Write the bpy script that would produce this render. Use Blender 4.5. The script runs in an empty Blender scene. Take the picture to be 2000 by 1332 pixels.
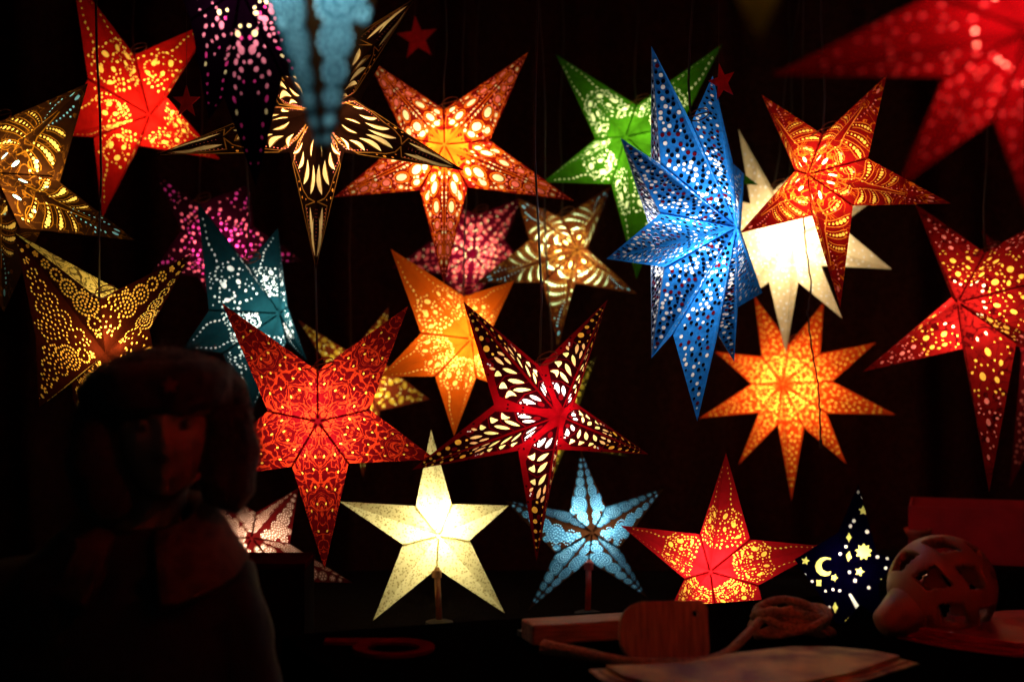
import bpy, bmesh, math, random
from mathutils import Vector, Matrix
from mathutils.geometry import delaunay_2d_cdt

# ------------------------------------------------------------------ camera, sky, exposure
scene = bpy.context.scene
COL = scene.collection
CAM_Z = 1.75
cam_data = bpy.data.cameras.new('camera')
cam_data.lens = 50.0
cam_data.sensor_width = 36.0
cam_data.sensor_fit = 'HORIZONTAL'
cam_data.clip_end = 200.0
cam_data.dof.use_dof = True
cam_data.dof.focus_distance = 3.12
cam_data.dof.aperture_fstop = 1.9
cam = bpy.data.objects.new('camera', cam_data)
COL.objects.link(cam)
cam.location = (0, 0, CAM_Z)
cam.rotation_euler = (math.radians(90), 0, 0)
scene.camera = cam

world = bpy.data.worlds.new('World')
scene.world = world
world.use_nodes = True
wn = world.node_tree.nodes
sky = wn.new('ShaderNodeTexSky')
sky.sky_type = 'NISHITA'
sky.sun_disc = False
sky.sun_elevation = math.radians(-4.0)
sky.sun_rotation = math.radians(180.0)
world.node_tree.links.new(sky.outputs[0], wn['Background'].inputs[0])
wn['Background'].inputs[1].default_value = 0.14

vs = scene.view_settings
vs.view_transform = 'Standard'
vs.look = 'None'
vs.exposure = 0.0
vs.gamma = 1.0
vs.use_curve_mapping = False
cy = scene.cycles
cy.use_denoising = True
cy.max_bounces = 4
cy.diffuse_bounces = 3
cy.transmission_bounces = 4
cy.glossy_bounces = 2
cy.sample_clamp_indirect = 4.0
cy.caustics_reflective = False
cy.caustics_refractive = False
BULB = 5.8                     # common strength of the lantern bulbs

# ------------------------------------------------------------------ helpers
PX = 0.72 / 2000.0             # metres per photograph pixel at one metre


def at(x, y, d):
    return Vector(((x - 1000.0) * PX * d, d, CAM_Z - (y - 666.0) * PX * d))


def ray(x, y):
    return Vector(((x - 1000.0) * PX, 1.0, -(y - 666.0) * PX))


CAMP = Vector((0, 0, CAM_Z))


def hit(x, y, p, n):
    r = ray(x, y)
    return CAMP + r * ((p - CAMP).dot(n) / r.dot(n))


def tag(o, label=None, cat=None, group=None, kind=None):
    if label: o['label'] = label
    if cat: o['category'] = cat
    if group: o['group'] = group
    if kind: o['kind'] = kind
    return o


def empty(name, loc):
    o = bpy.data.objects.new(name, None)
    o.empty_display_size = 0.05
    o.location = loc
    COL.objects.link(o)
    return o


def mesh_obj(name, verts, faces, mats, parent=None, origin=None, mi=None, uvs=None, smooth=False):
    me = bpy.data.meshes.new(name)
    if origin is not None:
        verts = [Vector(v) - origin for v in verts]
    me.from_pydata([tuple(v) for v in verts], [], faces)
    for m in (mats if isinstance(mats, (list, tuple)) else [mats]):
        me.materials.append(m)
    if mi:
        me.polygons.foreach_set('material_index', mi)
    if uvs is not None:
        lay = me.uv_layers.new(name='UVMap')
        flat = []
        for f in faces:
            for i in f:
                flat += [uvs[i][0], uvs[i][1]]
        lay.data.foreach_set('uv', flat)
    if smooth:
        me.polygons.foreach_set('use_smooth', [True] * len(faces))
    me.update()
    o = bpy.data.objects.new(name, me)
    COL.objects.link(o)
    if parent is not None:
        o.parent = parent
    elif origin is not None:
        o.location = origin
    return o


def tube(path, r, sides=6, cap=True):
    """verts, faces of a tube along a list of points; r a number or one per point"""
    path = [Vector(p) for p in path]
    V, F = [], []
    up = Vector((0.13, 0.31, 0.94)).normalized()
    for i, p in enumerate(path):
        t = (path[min(i + 1, len(path) - 1)] - path[max(i - 1, 0)]).normalized()
        a = t.cross(up)
        if a.length < 0.05:
            a = t.cross(Vector((1, 0, 0)))
        a.normalize()
        b = t.cross(a)
        rr = r[i] if isinstance(r, (list, tuple)) else r
        for k in range(sides):
            q = 2 * math.pi * k / sides
            V.append(p + a * math.cos(q) * rr + b * math.sin(q) * rr)
    for i in range(len(path) - 1):
        for k in range(sides):
            k2 = (k + 1) % sides
            F.append((i * sides + k, i * sides + k2, (i + 1) * sides + k2, (i + 1) * sides + k))
    if cap:
        F.append(tuple(range(sides))[::-1])
        F.append(tuple(range((len(path) - 1) * sides, len(path) * sides)))
    return V, F


def box_vf(c, s, rz=0.0):
    c = Vector(c); V = []
    R = Matrix.Rotation(rz, 3, 'Z')
    for z in (-1, 1):
        for y in (-1, 1):
            for x in (-1, 1):
                V.append(c + R @ Vector((x * s[0] / 2, y * s[1] / 2, z * s[2] / 2)))
    F = [(0, 2, 3, 1), (4, 5, 7, 6), (0, 1, 5, 4), (2, 6, 7, 3), (0, 4, 6, 2), (1, 3, 7, 5)]
    return V, F


def join_vf(parts):
    V, F = [], []
    for v, f in parts:
        n = len(V)
        V += list(v)
        F += [tuple(i + n for i in q) for q in f]
    return V, F


# ------------------------------------------------------------------ materials
MATS = {}
FILM_K = 0.75
PAPER_K = 0.68                 # how much of the light the paper lets through


def node_mat(name):
    m = bpy.data.materials.new(name)
    m.use_nodes = True
    nt = m.node_tree
    for n in list(nt.nodes):
        nt.nodes.remove(n)
    out = nt.nodes.new('ShaderNodeOutputMaterial')
    return m, nt, out


def paper_mat(name, trans, diff=None, mottle=0.25, scale=60.0, speck=None, vine=None, fibre=0.0):
    """translucent handmade paper lit from inside; vine = (colour, scale, width) printed scrollwork"""
    if name in MATS:
        return MATS[name]
    m, nt, out = node_mat(name)
    N, L = nt.nodes.new, nt.links.new
    tc = N('ShaderNodeTexCoord')
    tr = N('ShaderNodeBsdfTranslucent')
    df = N('ShaderNodeBsdfDiffuse')
    mix = N('ShaderNodeMixShader')
    mix.inputs[0].default_value = 0.3
    L(tr.outputs[0], mix.inputs[1]); L(df.outputs[0], mix.inputs[2]); L(mix.outputs[0], out.inputs[0])
    no = N('ShaderNodeTexNoise'); no.inputs['Scale'].default_value = scale
    no.inputs['Detail'].default_value = 5.0; no.inputs['Roughness'].default_value = 0.65
    L(tc.outputs['Object'], no.inputs['Vector'])
    mr = N('ShaderNodeMapRange')
    mr.inputs['From Min'].default_value = 0.3; mr.inputs['From Max'].default_value = 0.7
    mr.inputs['To Min'].default_value = 1.0 - mottle; mr.inputs['To Max'].default_value = 1.0 + mottle * 0.6
    L(no.outputs[0], mr.inputs['Value'])
    col = N('ShaderNodeRGB'); col.outputs[0].default_value = (*[c * PAPER_K for c in trans], 1)
    base = col.outputs[0]
    if vine:
        vcol, vs_, vw = vine
        n1 = N('ShaderNodeTexNoise'); n1.inputs['Scale'].default_value = vs_ * 0.6; n1.inputs['Detail'].default_value = 1.0
        L(tc.outputs['UV'], n1.inputs['Vector'])
        sc = N('ShaderNodeVectorMath'); sc.operation = 'SCALE'; sc.inputs['Scale'].default_value = 0.22
        L(n1.outputs['Color'], sc.inputs[0])
        ad = N('ShaderNodeVectorMath'); ad.operation = 'ADD'
        L(tc.outputs['UV'], ad.inputs[0]); L(sc.outputs[0], ad.inputs[1])
        n2 = N('ShaderNodeTexNoise'); n2.inputs['Scale'].default_value = vs_; n2.inputs['Detail'].default_value = 1.6
        n2.inputs['Distortion'].default_value = 1.2
        L(ad.outputs[0], n2.inputs['Vector'])
        s1 = N('ShaderNodeMath'); s1.operation = 'SUBTRACT'; s1.inputs[1].default_value = 0.5
        L(n2.outputs[0], s1.inputs[0])
        a1 = N('ShaderNodeMath'); a1.operation = 'ABSOLUTE'; L(s1.outputs[0], a1.inputs[0])
        m2 = N('ShaderNodeMapRange'); m2.inputs['From Min'].default_value = vw; m2.inputs['From Max'].default_value = vw * 1.35
        m2.inputs['To Min'].default_value = 1.0; m2.inputs['To Max'].default_value = 0.0
        L(a1.outputs[0], m2.inputs['Value'])
        mc = N('ShaderNodeMix'); mc.data_type = 'RGBA'
        L(m2.outputs[0], mc.inputs['Factor']); L(base, mc.inputs['A']); mc.inputs['B'].default_value = (*[c * PAPER_K for c in vcol], 1)
        base = mc.outputs['Result']
    if speck:
        vo = N('ShaderNodeTexVoronoi'); vo.inputs['Scale'].default_value = speck[1]
        L(tc.outputs['Object'], vo.inputs['Vector'])
        sm = N('ShaderNodeMapRange'); sm.inputs['From Min'].default_value = speck[2]; sm.inputs['From Max'].default_value = speck[2] * 1.8
        L(vo.outputs['Distance'], sm.inputs['Value'])
        mc2 = N('ShaderNodeMix'); mc2.data_type = 'RGBA'
        L(sm.outputs[0], mc2.inputs['Factor']); mc2.inputs['A'].default_value = (*[c * PAPER_K for c in speck[0]], 1); L(base, mc2.inputs['B'])
        base = mc2.outputs['Result']
    mul = N('ShaderNodeVectorMath'); mul.operation = 'SCALE'
    L(base, mul.inputs[0]); L(mr.outputs[0], mul.inputs['Scale'])
    L(mul.outputs[0], tr.inputs[0])
    d = diff if diff else tuple(min(0.5, c * 0.6 + 0.01) for c in trans)
    df.inputs[0].default_value = (*d, 1)
    MATS[name] = m
    return m


def film_mat(name, col):
    """thin tissue that backs the cut-outs"""
    if name in MATS:
        return MATS[name]
    m, nt, out = node_mat(name)
    N, L = nt.nodes.new, nt.links.new
    tc = N('ShaderNodeTexCoord')
    no = N('ShaderNodeTexNoise'); no.inputs['Scale'].default_value = 45.0; no.inputs['Detail'].default_value = 3.0
    L(tc.outputs['Object'], no.inputs['Vector'])
    mr = N('ShaderNodeMapRange'); mr.inputs['From Min'].default_value = 0.3; mr.inputs['From Max'].default_value = 0.7
    mr.inputs['To Min'].default_value = 0.75; mr.inputs['To Max'].default_value = 1.1
    L(no.outputs[0], mr.inputs['Value'])
    sc = N('ShaderNodeVectorMath'); sc.operation = 'SCALE'; sc.inputs[0].default_value = [c * FILM_K for c in col]
    L(mr.outputs[0], sc.inputs['Scale'])
    tr = N('ShaderNodeBsdfTranslucent'); L(sc.outputs[0], tr.inputs[0]); L(tr.outputs[0], out.inputs[0])
    MATS[name] = m
    return m


def solid_mat(name, col, rough=0.7, var=0.3, scale=20.0, bump=0.0, metallic=0.0, stretch=(1, 1, 1), col2=None, sheen=0.0, spec=0.5):
    if name in MATS:
        return MATS[name]
    m, nt, out = node_mat(name)
    N, L = nt.nodes.new, nt.links.new
    tc = N('ShaderNodeTexCoord'); mp = N('ShaderNodeMapping'); mp.inputs['Scale'].default_value = stretch
    L(tc.outputs['Object'], mp.inputs[0])
    no = N('ShaderNodeTexNoise'); no.inputs['Scale'].default_value = scale; no.inputs['Detail'].default_value = 6.0
    L(mp.outputs[0], no.inputs['Vector'])
    cr = N('ShaderNodeValToRGB')
    cr.color_ramp.elements[0].position = 0.35; cr.color_ramp.elements[1].position = 0.65
    c2 = col2 if col2 else tuple(c * (1 + var) for c in col)
    cr.color_ramp.elements[0].color = (*[c * (1 - var) for c in col], 1)
    cr.color_ramp.elements[1].color = (*c2, 1)
    L(no.outputs[0], cr.inputs[0])
    b = N('ShaderNodeBsdfPrincipled')
    b.inputs['Roughness'].default_value = rough; b.inputs['Metallic'].default_value = metallic
    b.inputs['Sheen Weight'].default_value = sheen; b.inputs['Specular IOR Level'].default_value = spec
    L(cr.outputs[0], b.inputs['Base Color'])
    if bump:
        bp = N('ShaderNodeBump'); bp.inputs['Strength'].default_value = bump; bp.inputs['Distance'].default_value = 0.01
        L(no.outputs[0], bp.inputs['Height']); L(bp.outputs[0], b.inputs['Normal'])
    L(b.outputs[0], out.inputs[0])
    MATS[name] = m
    return m


M_CORD = solid_mat('cord_black', (0.012, 0.010, 0.010), 0.6, 0.2)
M_STRING = solid_mat('string_red', (0.16, 0.05, 0.02), 0.9, 0.3, 200)
M_CLOTH = solid_mat('black_cloth', (0.0075, 0.006, 0.0065), 0.95, 0.25, 90, 0.3, spec=0.0)
M_CURT = solid_mat('curtain_cloth', (0.026, 0.012, 0.012), 0.95, 0.3, 60, 0.3, spec=0.0)
M_WOODD = solid_mat('dark_wood', (0.06, 0.035, 0.02), 0.7, 0.4, 12, 0.2, stretch=(1, 8, 8))
M_BULBW = solid_mat('socket_plastic', (0.5, 0.48, 0.42), 0.4, 0.05)

# ------------------------------------------------------------------ the setting
ground = mesh_obj('ground', [(-60, -60, 0), (60, -60, 0), (60, 60, 0), (-60, 60, 0)], [(0, 1, 2, 3)],
                  solid_mat('paving', (0.05, 0.048, 0.045), 0.9, 0.3, 3, 0.3))
ground['kind'] = 'structure'

# black stall curtain hung in folds behind the lanterns
V, F = [], []
nx, nz = 260, 24
for j in range(nz + 1):
    z = 0.02 + 3.12 * j / nz
    for i in range(nx + 1):
        x = -3.2 + 6.4 * i / nx
        k = 1.0 - 0.25 * j / nz
        fold = 0.05 * math.sin(x * 13 + 1.3 * math.sin(x * 3.1) + 0.25 * z) + 0.03 * math.sin(x * 29 + z * 0.7 + 1.0)
        V.append((x, 4.95 + k * fold, z))
for j in range(nz):
    for i in range(nx):
        a = j * (nx + 1) + i
        F.append((a, a + 1, a + nx + 2, a + nx + 1))
curtain = mesh_obj('backdrop_curtain', V, F, M_CURT, smooth=True)
so = curtain.modifiers.new('solid', 'SOLIDIFY'); so.thickness = 0.006
tag(curtain, 'black stall curtain hanging in folds behind all the lanterns', 'curtain')

# stall canopy with joists that the cords hang from (above the frame)
canopy = empty('stall_canopy', Vector((0, 3.2, 0)))
tag(canopy, 'dark timber stall canopy overhead that the lanterns hang from', 'canopy')
O = canopy.location.copy()
v, f = box_vf((0, 3.1, 3.215), (6.6, 4.6, 0.03)); mesh_obj('roof_board', v, f, M_WOODD, canopy, O)
for yy in (1.2, 2.2, 3.2, 4.2):
    v, f = box_vf((0, yy, 3.17), (6.6, 0.06, 0.058)); mesh_obj('joist', v, f, M_WOODD, canopy, O)
for xx in (-3.25, 3.25):
    for yy in (0.9, 5.3):
        v, f = box_vf((xx, yy, 1.6), (0.09, 0.09, 3.19)); mesh_obj('post', v, f, M_WOODD, canopy, O)
ROOF = 3.199

# counter under a black cloth
CT = 1.05
counter = empty('market_counter', Vector((0.1, 3.6, 0)))
tag(counter, 'long market counter covered with black cloth along the bottom', 'counter')
O = counter.location.copy()
V, F = [], []
prof = [(2.86, 0.02), (2.87, 0.5), (2.875, 1.0), (2.882, 1.036), (2.90, 1.046), (2.93, CT), (3.4, CT), (3.9, CT), (4.35, CT), (4.37, CT - .01), (4.375, CT - .05), (4.38, 0.02)]
nxs = 120
for i in range(nxs + 1):
    x = -2.2 + 4.6 * i / nxs
    for q, (y, z) in enumerate(prof):
        dy = 0.02 * math.sin(x * 21 + math.sin(x * 5)) * max(0, (1.0 - z)) if y < 2.9 else 0
        V.append((x, y - dy, z))
n = len(prof)
for i in range(nxs):
    for q in range(n - 1):
        F.append((i * n + q, (i + 1) * n + q, (i + 1) * n + q + 1, i * n + q + 1))
mesh_obj('table_cloth', V, F, M_CLOTH, counter, O, smooth=True)
v, f = box_vf((0.1, 3.62, CT - 0.025), (4.5, 1.40, 0.03)); mesh_obj('table_top', v, f, M_WOODD, counter, O)
for xx in (-2.0, 0.1, 2.2):
    for yy in (2.98, 4.25):
        v, f = box_vf((xx, yy, 0.505), (0.07, 0.07, 1.008)); mesh_obj('leg', v, f, M_WOODD, counter, O)

# lower-left to upper-right runs the back edge of a nearer counter that cuts off the standing lanterns
CF = 1.20
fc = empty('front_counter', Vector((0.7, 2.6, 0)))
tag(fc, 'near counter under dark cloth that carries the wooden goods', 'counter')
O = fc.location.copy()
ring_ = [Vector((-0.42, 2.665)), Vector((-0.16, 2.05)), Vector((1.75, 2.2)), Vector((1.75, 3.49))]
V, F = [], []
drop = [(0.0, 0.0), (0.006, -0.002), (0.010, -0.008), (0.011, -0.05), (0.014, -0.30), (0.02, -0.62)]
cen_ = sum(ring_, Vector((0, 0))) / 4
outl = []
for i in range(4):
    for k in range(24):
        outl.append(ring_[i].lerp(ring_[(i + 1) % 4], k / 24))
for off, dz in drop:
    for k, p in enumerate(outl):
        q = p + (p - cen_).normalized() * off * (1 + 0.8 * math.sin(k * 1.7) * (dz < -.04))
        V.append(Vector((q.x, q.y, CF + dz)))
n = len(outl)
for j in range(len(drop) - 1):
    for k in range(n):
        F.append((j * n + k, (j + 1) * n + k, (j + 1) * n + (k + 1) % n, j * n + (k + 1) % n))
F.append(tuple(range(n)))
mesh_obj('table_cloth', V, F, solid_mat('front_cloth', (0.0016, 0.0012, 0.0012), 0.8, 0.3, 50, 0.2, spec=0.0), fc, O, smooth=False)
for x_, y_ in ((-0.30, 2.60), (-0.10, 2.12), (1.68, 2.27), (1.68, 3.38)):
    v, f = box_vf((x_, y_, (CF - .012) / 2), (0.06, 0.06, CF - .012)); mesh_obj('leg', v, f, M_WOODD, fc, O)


def onf(x, y, lift=0.0):
    """a point on the near counter's top that shows at photograph pixel x, y"""
    d = (CAM_Z - CF) / ((y - 666) * PX)
    p = at(x, y, d)
    return Vector((p.x, p.y, CF + lift))

# ------------------------------------------------------------------ cut-out patterns, one facet = half an arm
# u runs 0..1 from the star's centre to the tip along the fold, s runs 0..1 from the fold to the facet's rim
AR, BR = 0.37, 0.27


def wref(u):
    return BR * u / AR if u < AR else BR * (1 - u) / (1 - AR)


def E(u, s, r, ry=None, rot=0.0, m=0, big=False, cls='hole', ol=0.0):
    return dict(k='e', u=u, s=s, rx=r, ry=r if ry is None else ry, rot=rot, m=m, big=big, cls=cls, ol=ol)


def T(u, s, r, ln, rot=0.0, m=0, big=False):
    return dict(k='t', u=u, s=s, rx=r, ry=ln, rot=rot, m=m, big=big, cls='hole', ol=0.0)


def LENS(u0, s0, u1, s1, w, m=0, big=True, cls='hole', ol=0.0, bend=0.0, skew=0.0):
    return dict(k='lens', a=(u0, s0), b=(u1, s1), w=w, m=m, big=big, cls=cls, ol=ol, bend=bend, skew=skew)


def POLY(pts, m=0, cls='print', big=False):
    return dict(k='p', pts=pts, m=m, cls=cls, big=big, ol=0.0)


def LINE(pts, w, m=0):
    return dict(k='line', pts=pts, w=w, m=m, cls='print', big=False, ol=0.0)


def xy(u, s):
    return u, s * wref(u)


def us(x, y):
    w = wref(x)
    return x, (y / w if w > 1e-6 else 0)


def darts(rng, n, radii, u0, u1, gap=1.15, s0=0.06, s1=0.92, placed=None):
    out = []
    P = placed if placed is not None else []
    for r in radii:
        for _ in range(n):
            x = rng.uniform(u0, u1)
            y = rng.uniform(s0, s1) * wref(x)
            w = wref(x)
            if y + r * 1.15 > w * 0.95 or y - r * 1.1 < 0.004:
                continue
            if all((x - a) ** 2 + (y - b) ** 2 > ((r + q) * gap) ** 2 for a, b, q in P):
                P.append((x, y, r))
                out.append((x, y, r))
    return out


def arc_dots(cx, cy, rad, a0, a1, n, r0, r1, P=None):
    out = []
    for i in range(n):
        t = i / max(1, n - 1)
        a = math.radians(a0 + (a1 - a0) * t)
        x, y = cx + rad * math.cos(a), cy + rad * math.sin(a)
        r = r0 + (r1 - r0) * t
        if 0.01 < x < 0.97 and y - r > 0.003 and y + r < wref(x) * 0.97:
            out.append((x, y, r))
            if P is not None:
                P.append((x, y, r))
    return out


def pat_paisley(rng, k=1.0, fill=60, tip=True, m=0):
    """dots in chains and commas, ovals in the middle"""
    it, P = [], []
    if tip:
        for i in range(9):
            u = 0.53 + 0.043 * i
            r = (0.0125 - 0.0005 * i) * k * rng.uniform(0.8, 1.15)
            s = 0.62 - 0.06 * math.sin(i)
            x, y = xy(u, s); P.append((x, y, r))
            it.append(E(u, s, r * 1.25, r * 0.85, -0.35, m))
    for (u, s, r, e, rot) in ((0.47, 0.30, 0.024, 1.45, 0.7), (0.40, 0.58, 0.025, 1.25, -0.3), (0.36, 0.28, 0.020, 1.3, 0.2), (0.30, 0.66, 0.018, 1.4, 0.8)):
        x, y = xy(u, s); P.append((x, y, r * k * 1.3))
        it.append(E(u, s, r * k * e, r * k, rot + rng.uniform(-.3, .3), m, True))
    for c in (((0.47, 0.10), 0.062, -40, 150, 8), ((0.36, 0.12), 0.07, 10, 190, 9), ((0.27, 0.07), 0.055, -30, 170, 7)):
        for x, y, r in arc_dots(c[0][0], c[0][1], c[1], c[2], c[3], c[4], 0.008 * k, 0.013 * k, P):
            u, s = us(x, y); it.append(E(u, s, r * rng.uniform(.9, 1.3), r * .85, rng.uniform(0, 3), m))
    for x, y, r in darts(rng, fill, (0.0125 * k, 0.009 * k, 0.0065 * k), 0.20, 0.53, 1.3, placed=P):
        u, s = us(x, y); it.append(E(u, s, r * rng.uniform(.9, 1.3), r * .85, rng.uniform(0, 3), m))
    return it


def pat_peacock(rng, k=1.0, tipm=1):
    """fans of graded dots sweeping from the fold out to the rim, outlined with thin printed loops"""
    it = []
    ends = ((0.245, 0.80, 6, 0.0150), (0.37, 0.88, 7, 0.0185), (0.475, 0.88, 7, 0.0165), (0.585, 0.86, 7, 0.0130))
    for j, (ue, se, n, rm) in enumerate(ends):
        o = Vector(xy(0.30 + 0.075 * j, 0.16)); e = Vector(xy(ue, se))
        d = e - o; pn = Vector((-d.y, d.x))
        mid = (o + e) / 2 - pn * 0.22
        line1, line2 = [], []
        for i in range(n):
            t = i / (n - 1)
            p = o * (1 - t) ** 2 + mid * 2 * t * (1 - t) + e * t * t
            g = 0.38 + 0.62 * (t / 0.8) ** 1.5 if t < 0.8 else (0.95 - (t - 0.8) * 2.2)
            u, s = us(p.x, p.y)
            it.append(E(u, s, rm * g * 0.92 * k, None, 0, 0, g > .8))
            off = pn.normalized() * (0.010 + rm * g) * 1.25
            line1.append(us(p.x + off.x, p.y + off.y)); line2.append(us(p.x - off.x, p.y - off.y))
        it.append(LINE(line1, 0.006)); it.append(LINE(line2, 0.006))
    for i in range(8):
        t = i / 7
        it.append(E(0.55 + 0.24 * t, 0.12 + 0.42 * t, 0.0055 + 0.004 * t, None, 0, tipm))
    it.append(E(0.72, 0.72, 0.008, None, 0, tipm))
    it.append(E(0.86, 0.36, 0.026, 0.0105, -0.05, tipm, True))
    it.append(E(0.165, 0.34, 0.034, 0.0135, 0.08, 2, True))
    it.append(E(0.29, 0.50, 0.014, None, 0, tipm)); it.append(E(0.205, 0.78, 0.009, None, 0, 0))
    ring = [us(0.255 + 0.033 * math.cos(a), 0.105 + 0.03 * math.sin(a)) for a in [i * .7 for i in range(10)]]
    it.append(LINE(ring, 0.006))
    body = [(0.22, 0.10), (0.27, 0.14), (0.33, 0.24), (0.42, 0.12), (0.55, 0.10), (0.68, 0.06)]
    it.append(LINE(body, 0.009))
    return it


def pat_ornate(rng, k=1.0, fill=70):
    """dense jewelled ovals, pale at the middle and rose towards the tip, with printed rings"""
    it, P = [], []
    bigs = [(0.30, 0.42, 0.030, 1.6, 0.5, 0), (0.44, 0.40, 0.030, 1.4, -0.1, 0), (0.36, 0.75, 0.022, 1.3, 0.3, 0), (0.23, 0.60, 0.020, 1.8, 0.9, 0),
            (0.57, 0.46, 0.026, 1.15, 0.2, 1), (0.66, 0.40, 0.018, 1.3, 0, 1), (0.75, 0.45, 0.020, 1.8, 0.1, 1), (0.84, 0.45, 0.012, 1.4, 0, 0), (0.49, 0.78, 0.015, 1.2, 0, 0),
            (0.20, 0.30, 0.012, 1.3, 0.3, 0)]
    for u, s, r, e, rot, m in bigs:
        x, y = xy(u, s); P.append((x, y, r * e * 0.95))
        it.append(E(u, s, r * e * 1.45 + .004, r * 1.5 + .004, rot, 0, False, 'print'))
        it.append(E(u, s, r * e * 1.22, r * 1.25, rot, 1, False, 'print'))
    for u, s, r, e, rot, m in bigs:
        it.append(E(u, s, r * e * k, r * k, rot, m, r > .017))
    for x, y, r in darts(rng, fill, (0.0115, 0.0085, 0.0065), 0.21, 0.92, 1.2, placed=P):
        u, s = us(x, y)
        it.append(E(u, s, r * k, r * k * rng.uniform(.75, 1), rng.uniform(0, 3), 1 if (u > 0.5 and rng.random() < .75) or rng.random() < .22 else 0))  # rose tissue outward paints in red light bounced inside the shell
    it.insert(0, POLY([(0.0, 0.0), (0.12, 0.97), (0.16, 0.9), (0.13, 0.7), (0.17, 0.5), (0.10, 0.35), (0.18, 0.15), (0.16, 0.0)], 0))  # orange centre patch paints in the glow nearest the bulb
    it.append(LINE([(0.12, 0.05), (0.3, 0.10), (0.5, 0.06), (0.66, 0.1), (0.8, 0.05)], 0.008))
    it.append(LINE([(0.2, 0.93), (0.36, 0.9), (0.5, 0.92), (0.62, 0.8), (0.7, 0.9)], 0.006))
    return it


def pat_monarch(rng):
    it = []
    # wing panes with gilt outlines, a beaded rim
    panes = [(0.66, 0.22, 0.93, 0.18, 0.017, 0.1), (0.60, 0.42, 0.80, 0.55, 0.018, 0.0),
             (0.33, 0.12, 0.53, 0.34, 0.026, -0.1), (0.30, 0.34, 0.47, 0.66, 0.026, -0.14), (0.25, 0.52, 0.37, 0.80, 0.021, -0.18), (0.19, 0.70, 0.27, 0.88, 0.011, -0.15),
             (0.17, 0.14, 0.29, 0.20, 0.011, 0.1),
             ]
    # gilt wing contour
    it.append(LINE([(0.10, 0.86), (0.2, 0.93), (0.32, 0.92), (0.42, 0.80), (0.50, 0.72), (0.55, 0.50), (0.57, 0.08)], 0.0085))
    it.append(LINE([(0.57, 0.10), (0.60, 0.72), (0.72, 0.80), (0.9, 0.8)], 0.0075))
    it.append(LINE([(0.12, 0.985), (0.34, 0.985), (0.37, 0.98), (0.6, 0.97), (0.97, 0.95)], 0.0075))
    for p in panes:
        it.append(LENS(p[0], p[1], p[2], p[3], p[4] * .8 + 0.0065, 0, False, 'print', 0, p[5]))
    for p in panes:
        it.append(LENS(*p[:4], p[4] * .78, 0, True, 'hole', 0, p[5]))
    for (u, s, r) in ((0.45, 0.86, 0.008), (0.50, 0.88, 0.012), (0.55, 0.86, 0.010), (0.56, 0.64, 0.007)):
        it.append(E(u, s, r, r * .8, 0, 1))
    for i in range(15):
        it.append(E(0.13 + 0.018 * i, 0.86 - max(0, (i - 10)) * 0.03, 0.0055, None, 0, 2))
    for i in range(13):
        it.append(E(0.62 + 0.024 * i, 0.68, 0.0052 - 0.0001 * i, None, 0, 2))
        it.append(E(0.62 + 0.024 * i, 0.07, 0.0038, None, 0, 2))
    return it


def pat_butterfly(rng):
    it = []
    field = [(0.07, 0.12), (0.13, 0.70), (0.24, 0.80), (0.36, 0.81), (0.47, 0.76), (0.55, 0.58), (0.61, 0.73), (0.72, 0.73), (0.84, 0.72), (0.93, 0.6), (0.93, 0.16), (0.80, 0.12), (0.6, 0.06), (0.3, 0.05)]
    it.append(POLY(field, 0))
    # red spots and veins left in the black field
    it.append(E(0.70, 0.32, 0.020, 0.014, 0, 1, False, 'print')); it.append(E(0.80, 0.34, 0.010, 0.006, 0, 1, False, 'print'))
    it.append(E(0.14, 0.40, 0.026, 0.016, 0.4, 1, False, 'print'))
    it.append(LINE([(0.57, 0.05), (0.57, 0.4), (0.60, 0.75)], 0.008, 1))
    it.append(LINE([(0.23, 0.05), (0.26, 0.4), (0.25, 0.75)], 0.008, 1))
    it.append(LINE([(0.31, 0.06), (0.36, 0.45), (0.33, 0.78)], 0.006, 1))
    it.append(LINE([(0.39, 0.06), (0.44, 0.45), (0.42, 0.78)], 0.006, 1))
    for i, (u, r) in enumerate(((0.905, 0.008), (0.86, 0.010), (0.80, 0.014), (0.735, 0.0165), (0.66, 0.0225), (0.605, 0.010))):
        it.append(E(u, 0.58 if i < 5 else 0.45, r, None, 0, 1, r > .012))
    for i in range(6):
        it.append(E(0.90 - 0.055 * i, 0.14, 0.010, 0.0045, 0, 1))
    cells = [(0.545, 0.12, 0.60, 0.26, 0.010, 2), (0.50, 0.30, 0.585, 0.46, 0.0125, 2), (0.515, 0.60, 0.55, 0.80, 0.010, 2), (0.47, 0.12, 0.54, 0.17, 0.009, 2),
             (0.40, 0.14, 0.49, 0.40, 0.0135, 0), (0.32, 0.14, 0.41, 0.44, 0.0145, 0), (0.26, 0.16, 0.335, 0.46, 0.0135, 0),
             (0.155, 0.22, 0.235, 0.34, 0.0125, 3), (0.165, 0.52, 0.245, 0.60, 0.0125, 3)]
    for c in cells:
        it.append(LENS(*c[:5], c[5], True))
    for u0, s0, u1, s1, w in ((0.455, 0.52, 0.485, 0.72, 0.019), (0.365, 0.54, 0.405, 0.74, 0.021), (0.285, 0.56, 0.325, 0.74, 0.018)):
        it.append(LENS(u0, s0, u1, s1, w, 0, True, bend=-0.35))
    for u, s in ((0.22, 0.66), (0.235, 0.73), (0.56, 0.72), (0.575, 0.78), (0.20, 0.7)):
        it.append(E(u, s, 0.0065, None, 0, 3))
    for u, s in ((0.62, 0.92), (0.2, 0.9), (0.28, 0.92), (0.52, 0.9)):
        it.append(E(u, s, 0.009, None, 0, 0, False, 'print'))
    return it


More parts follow.
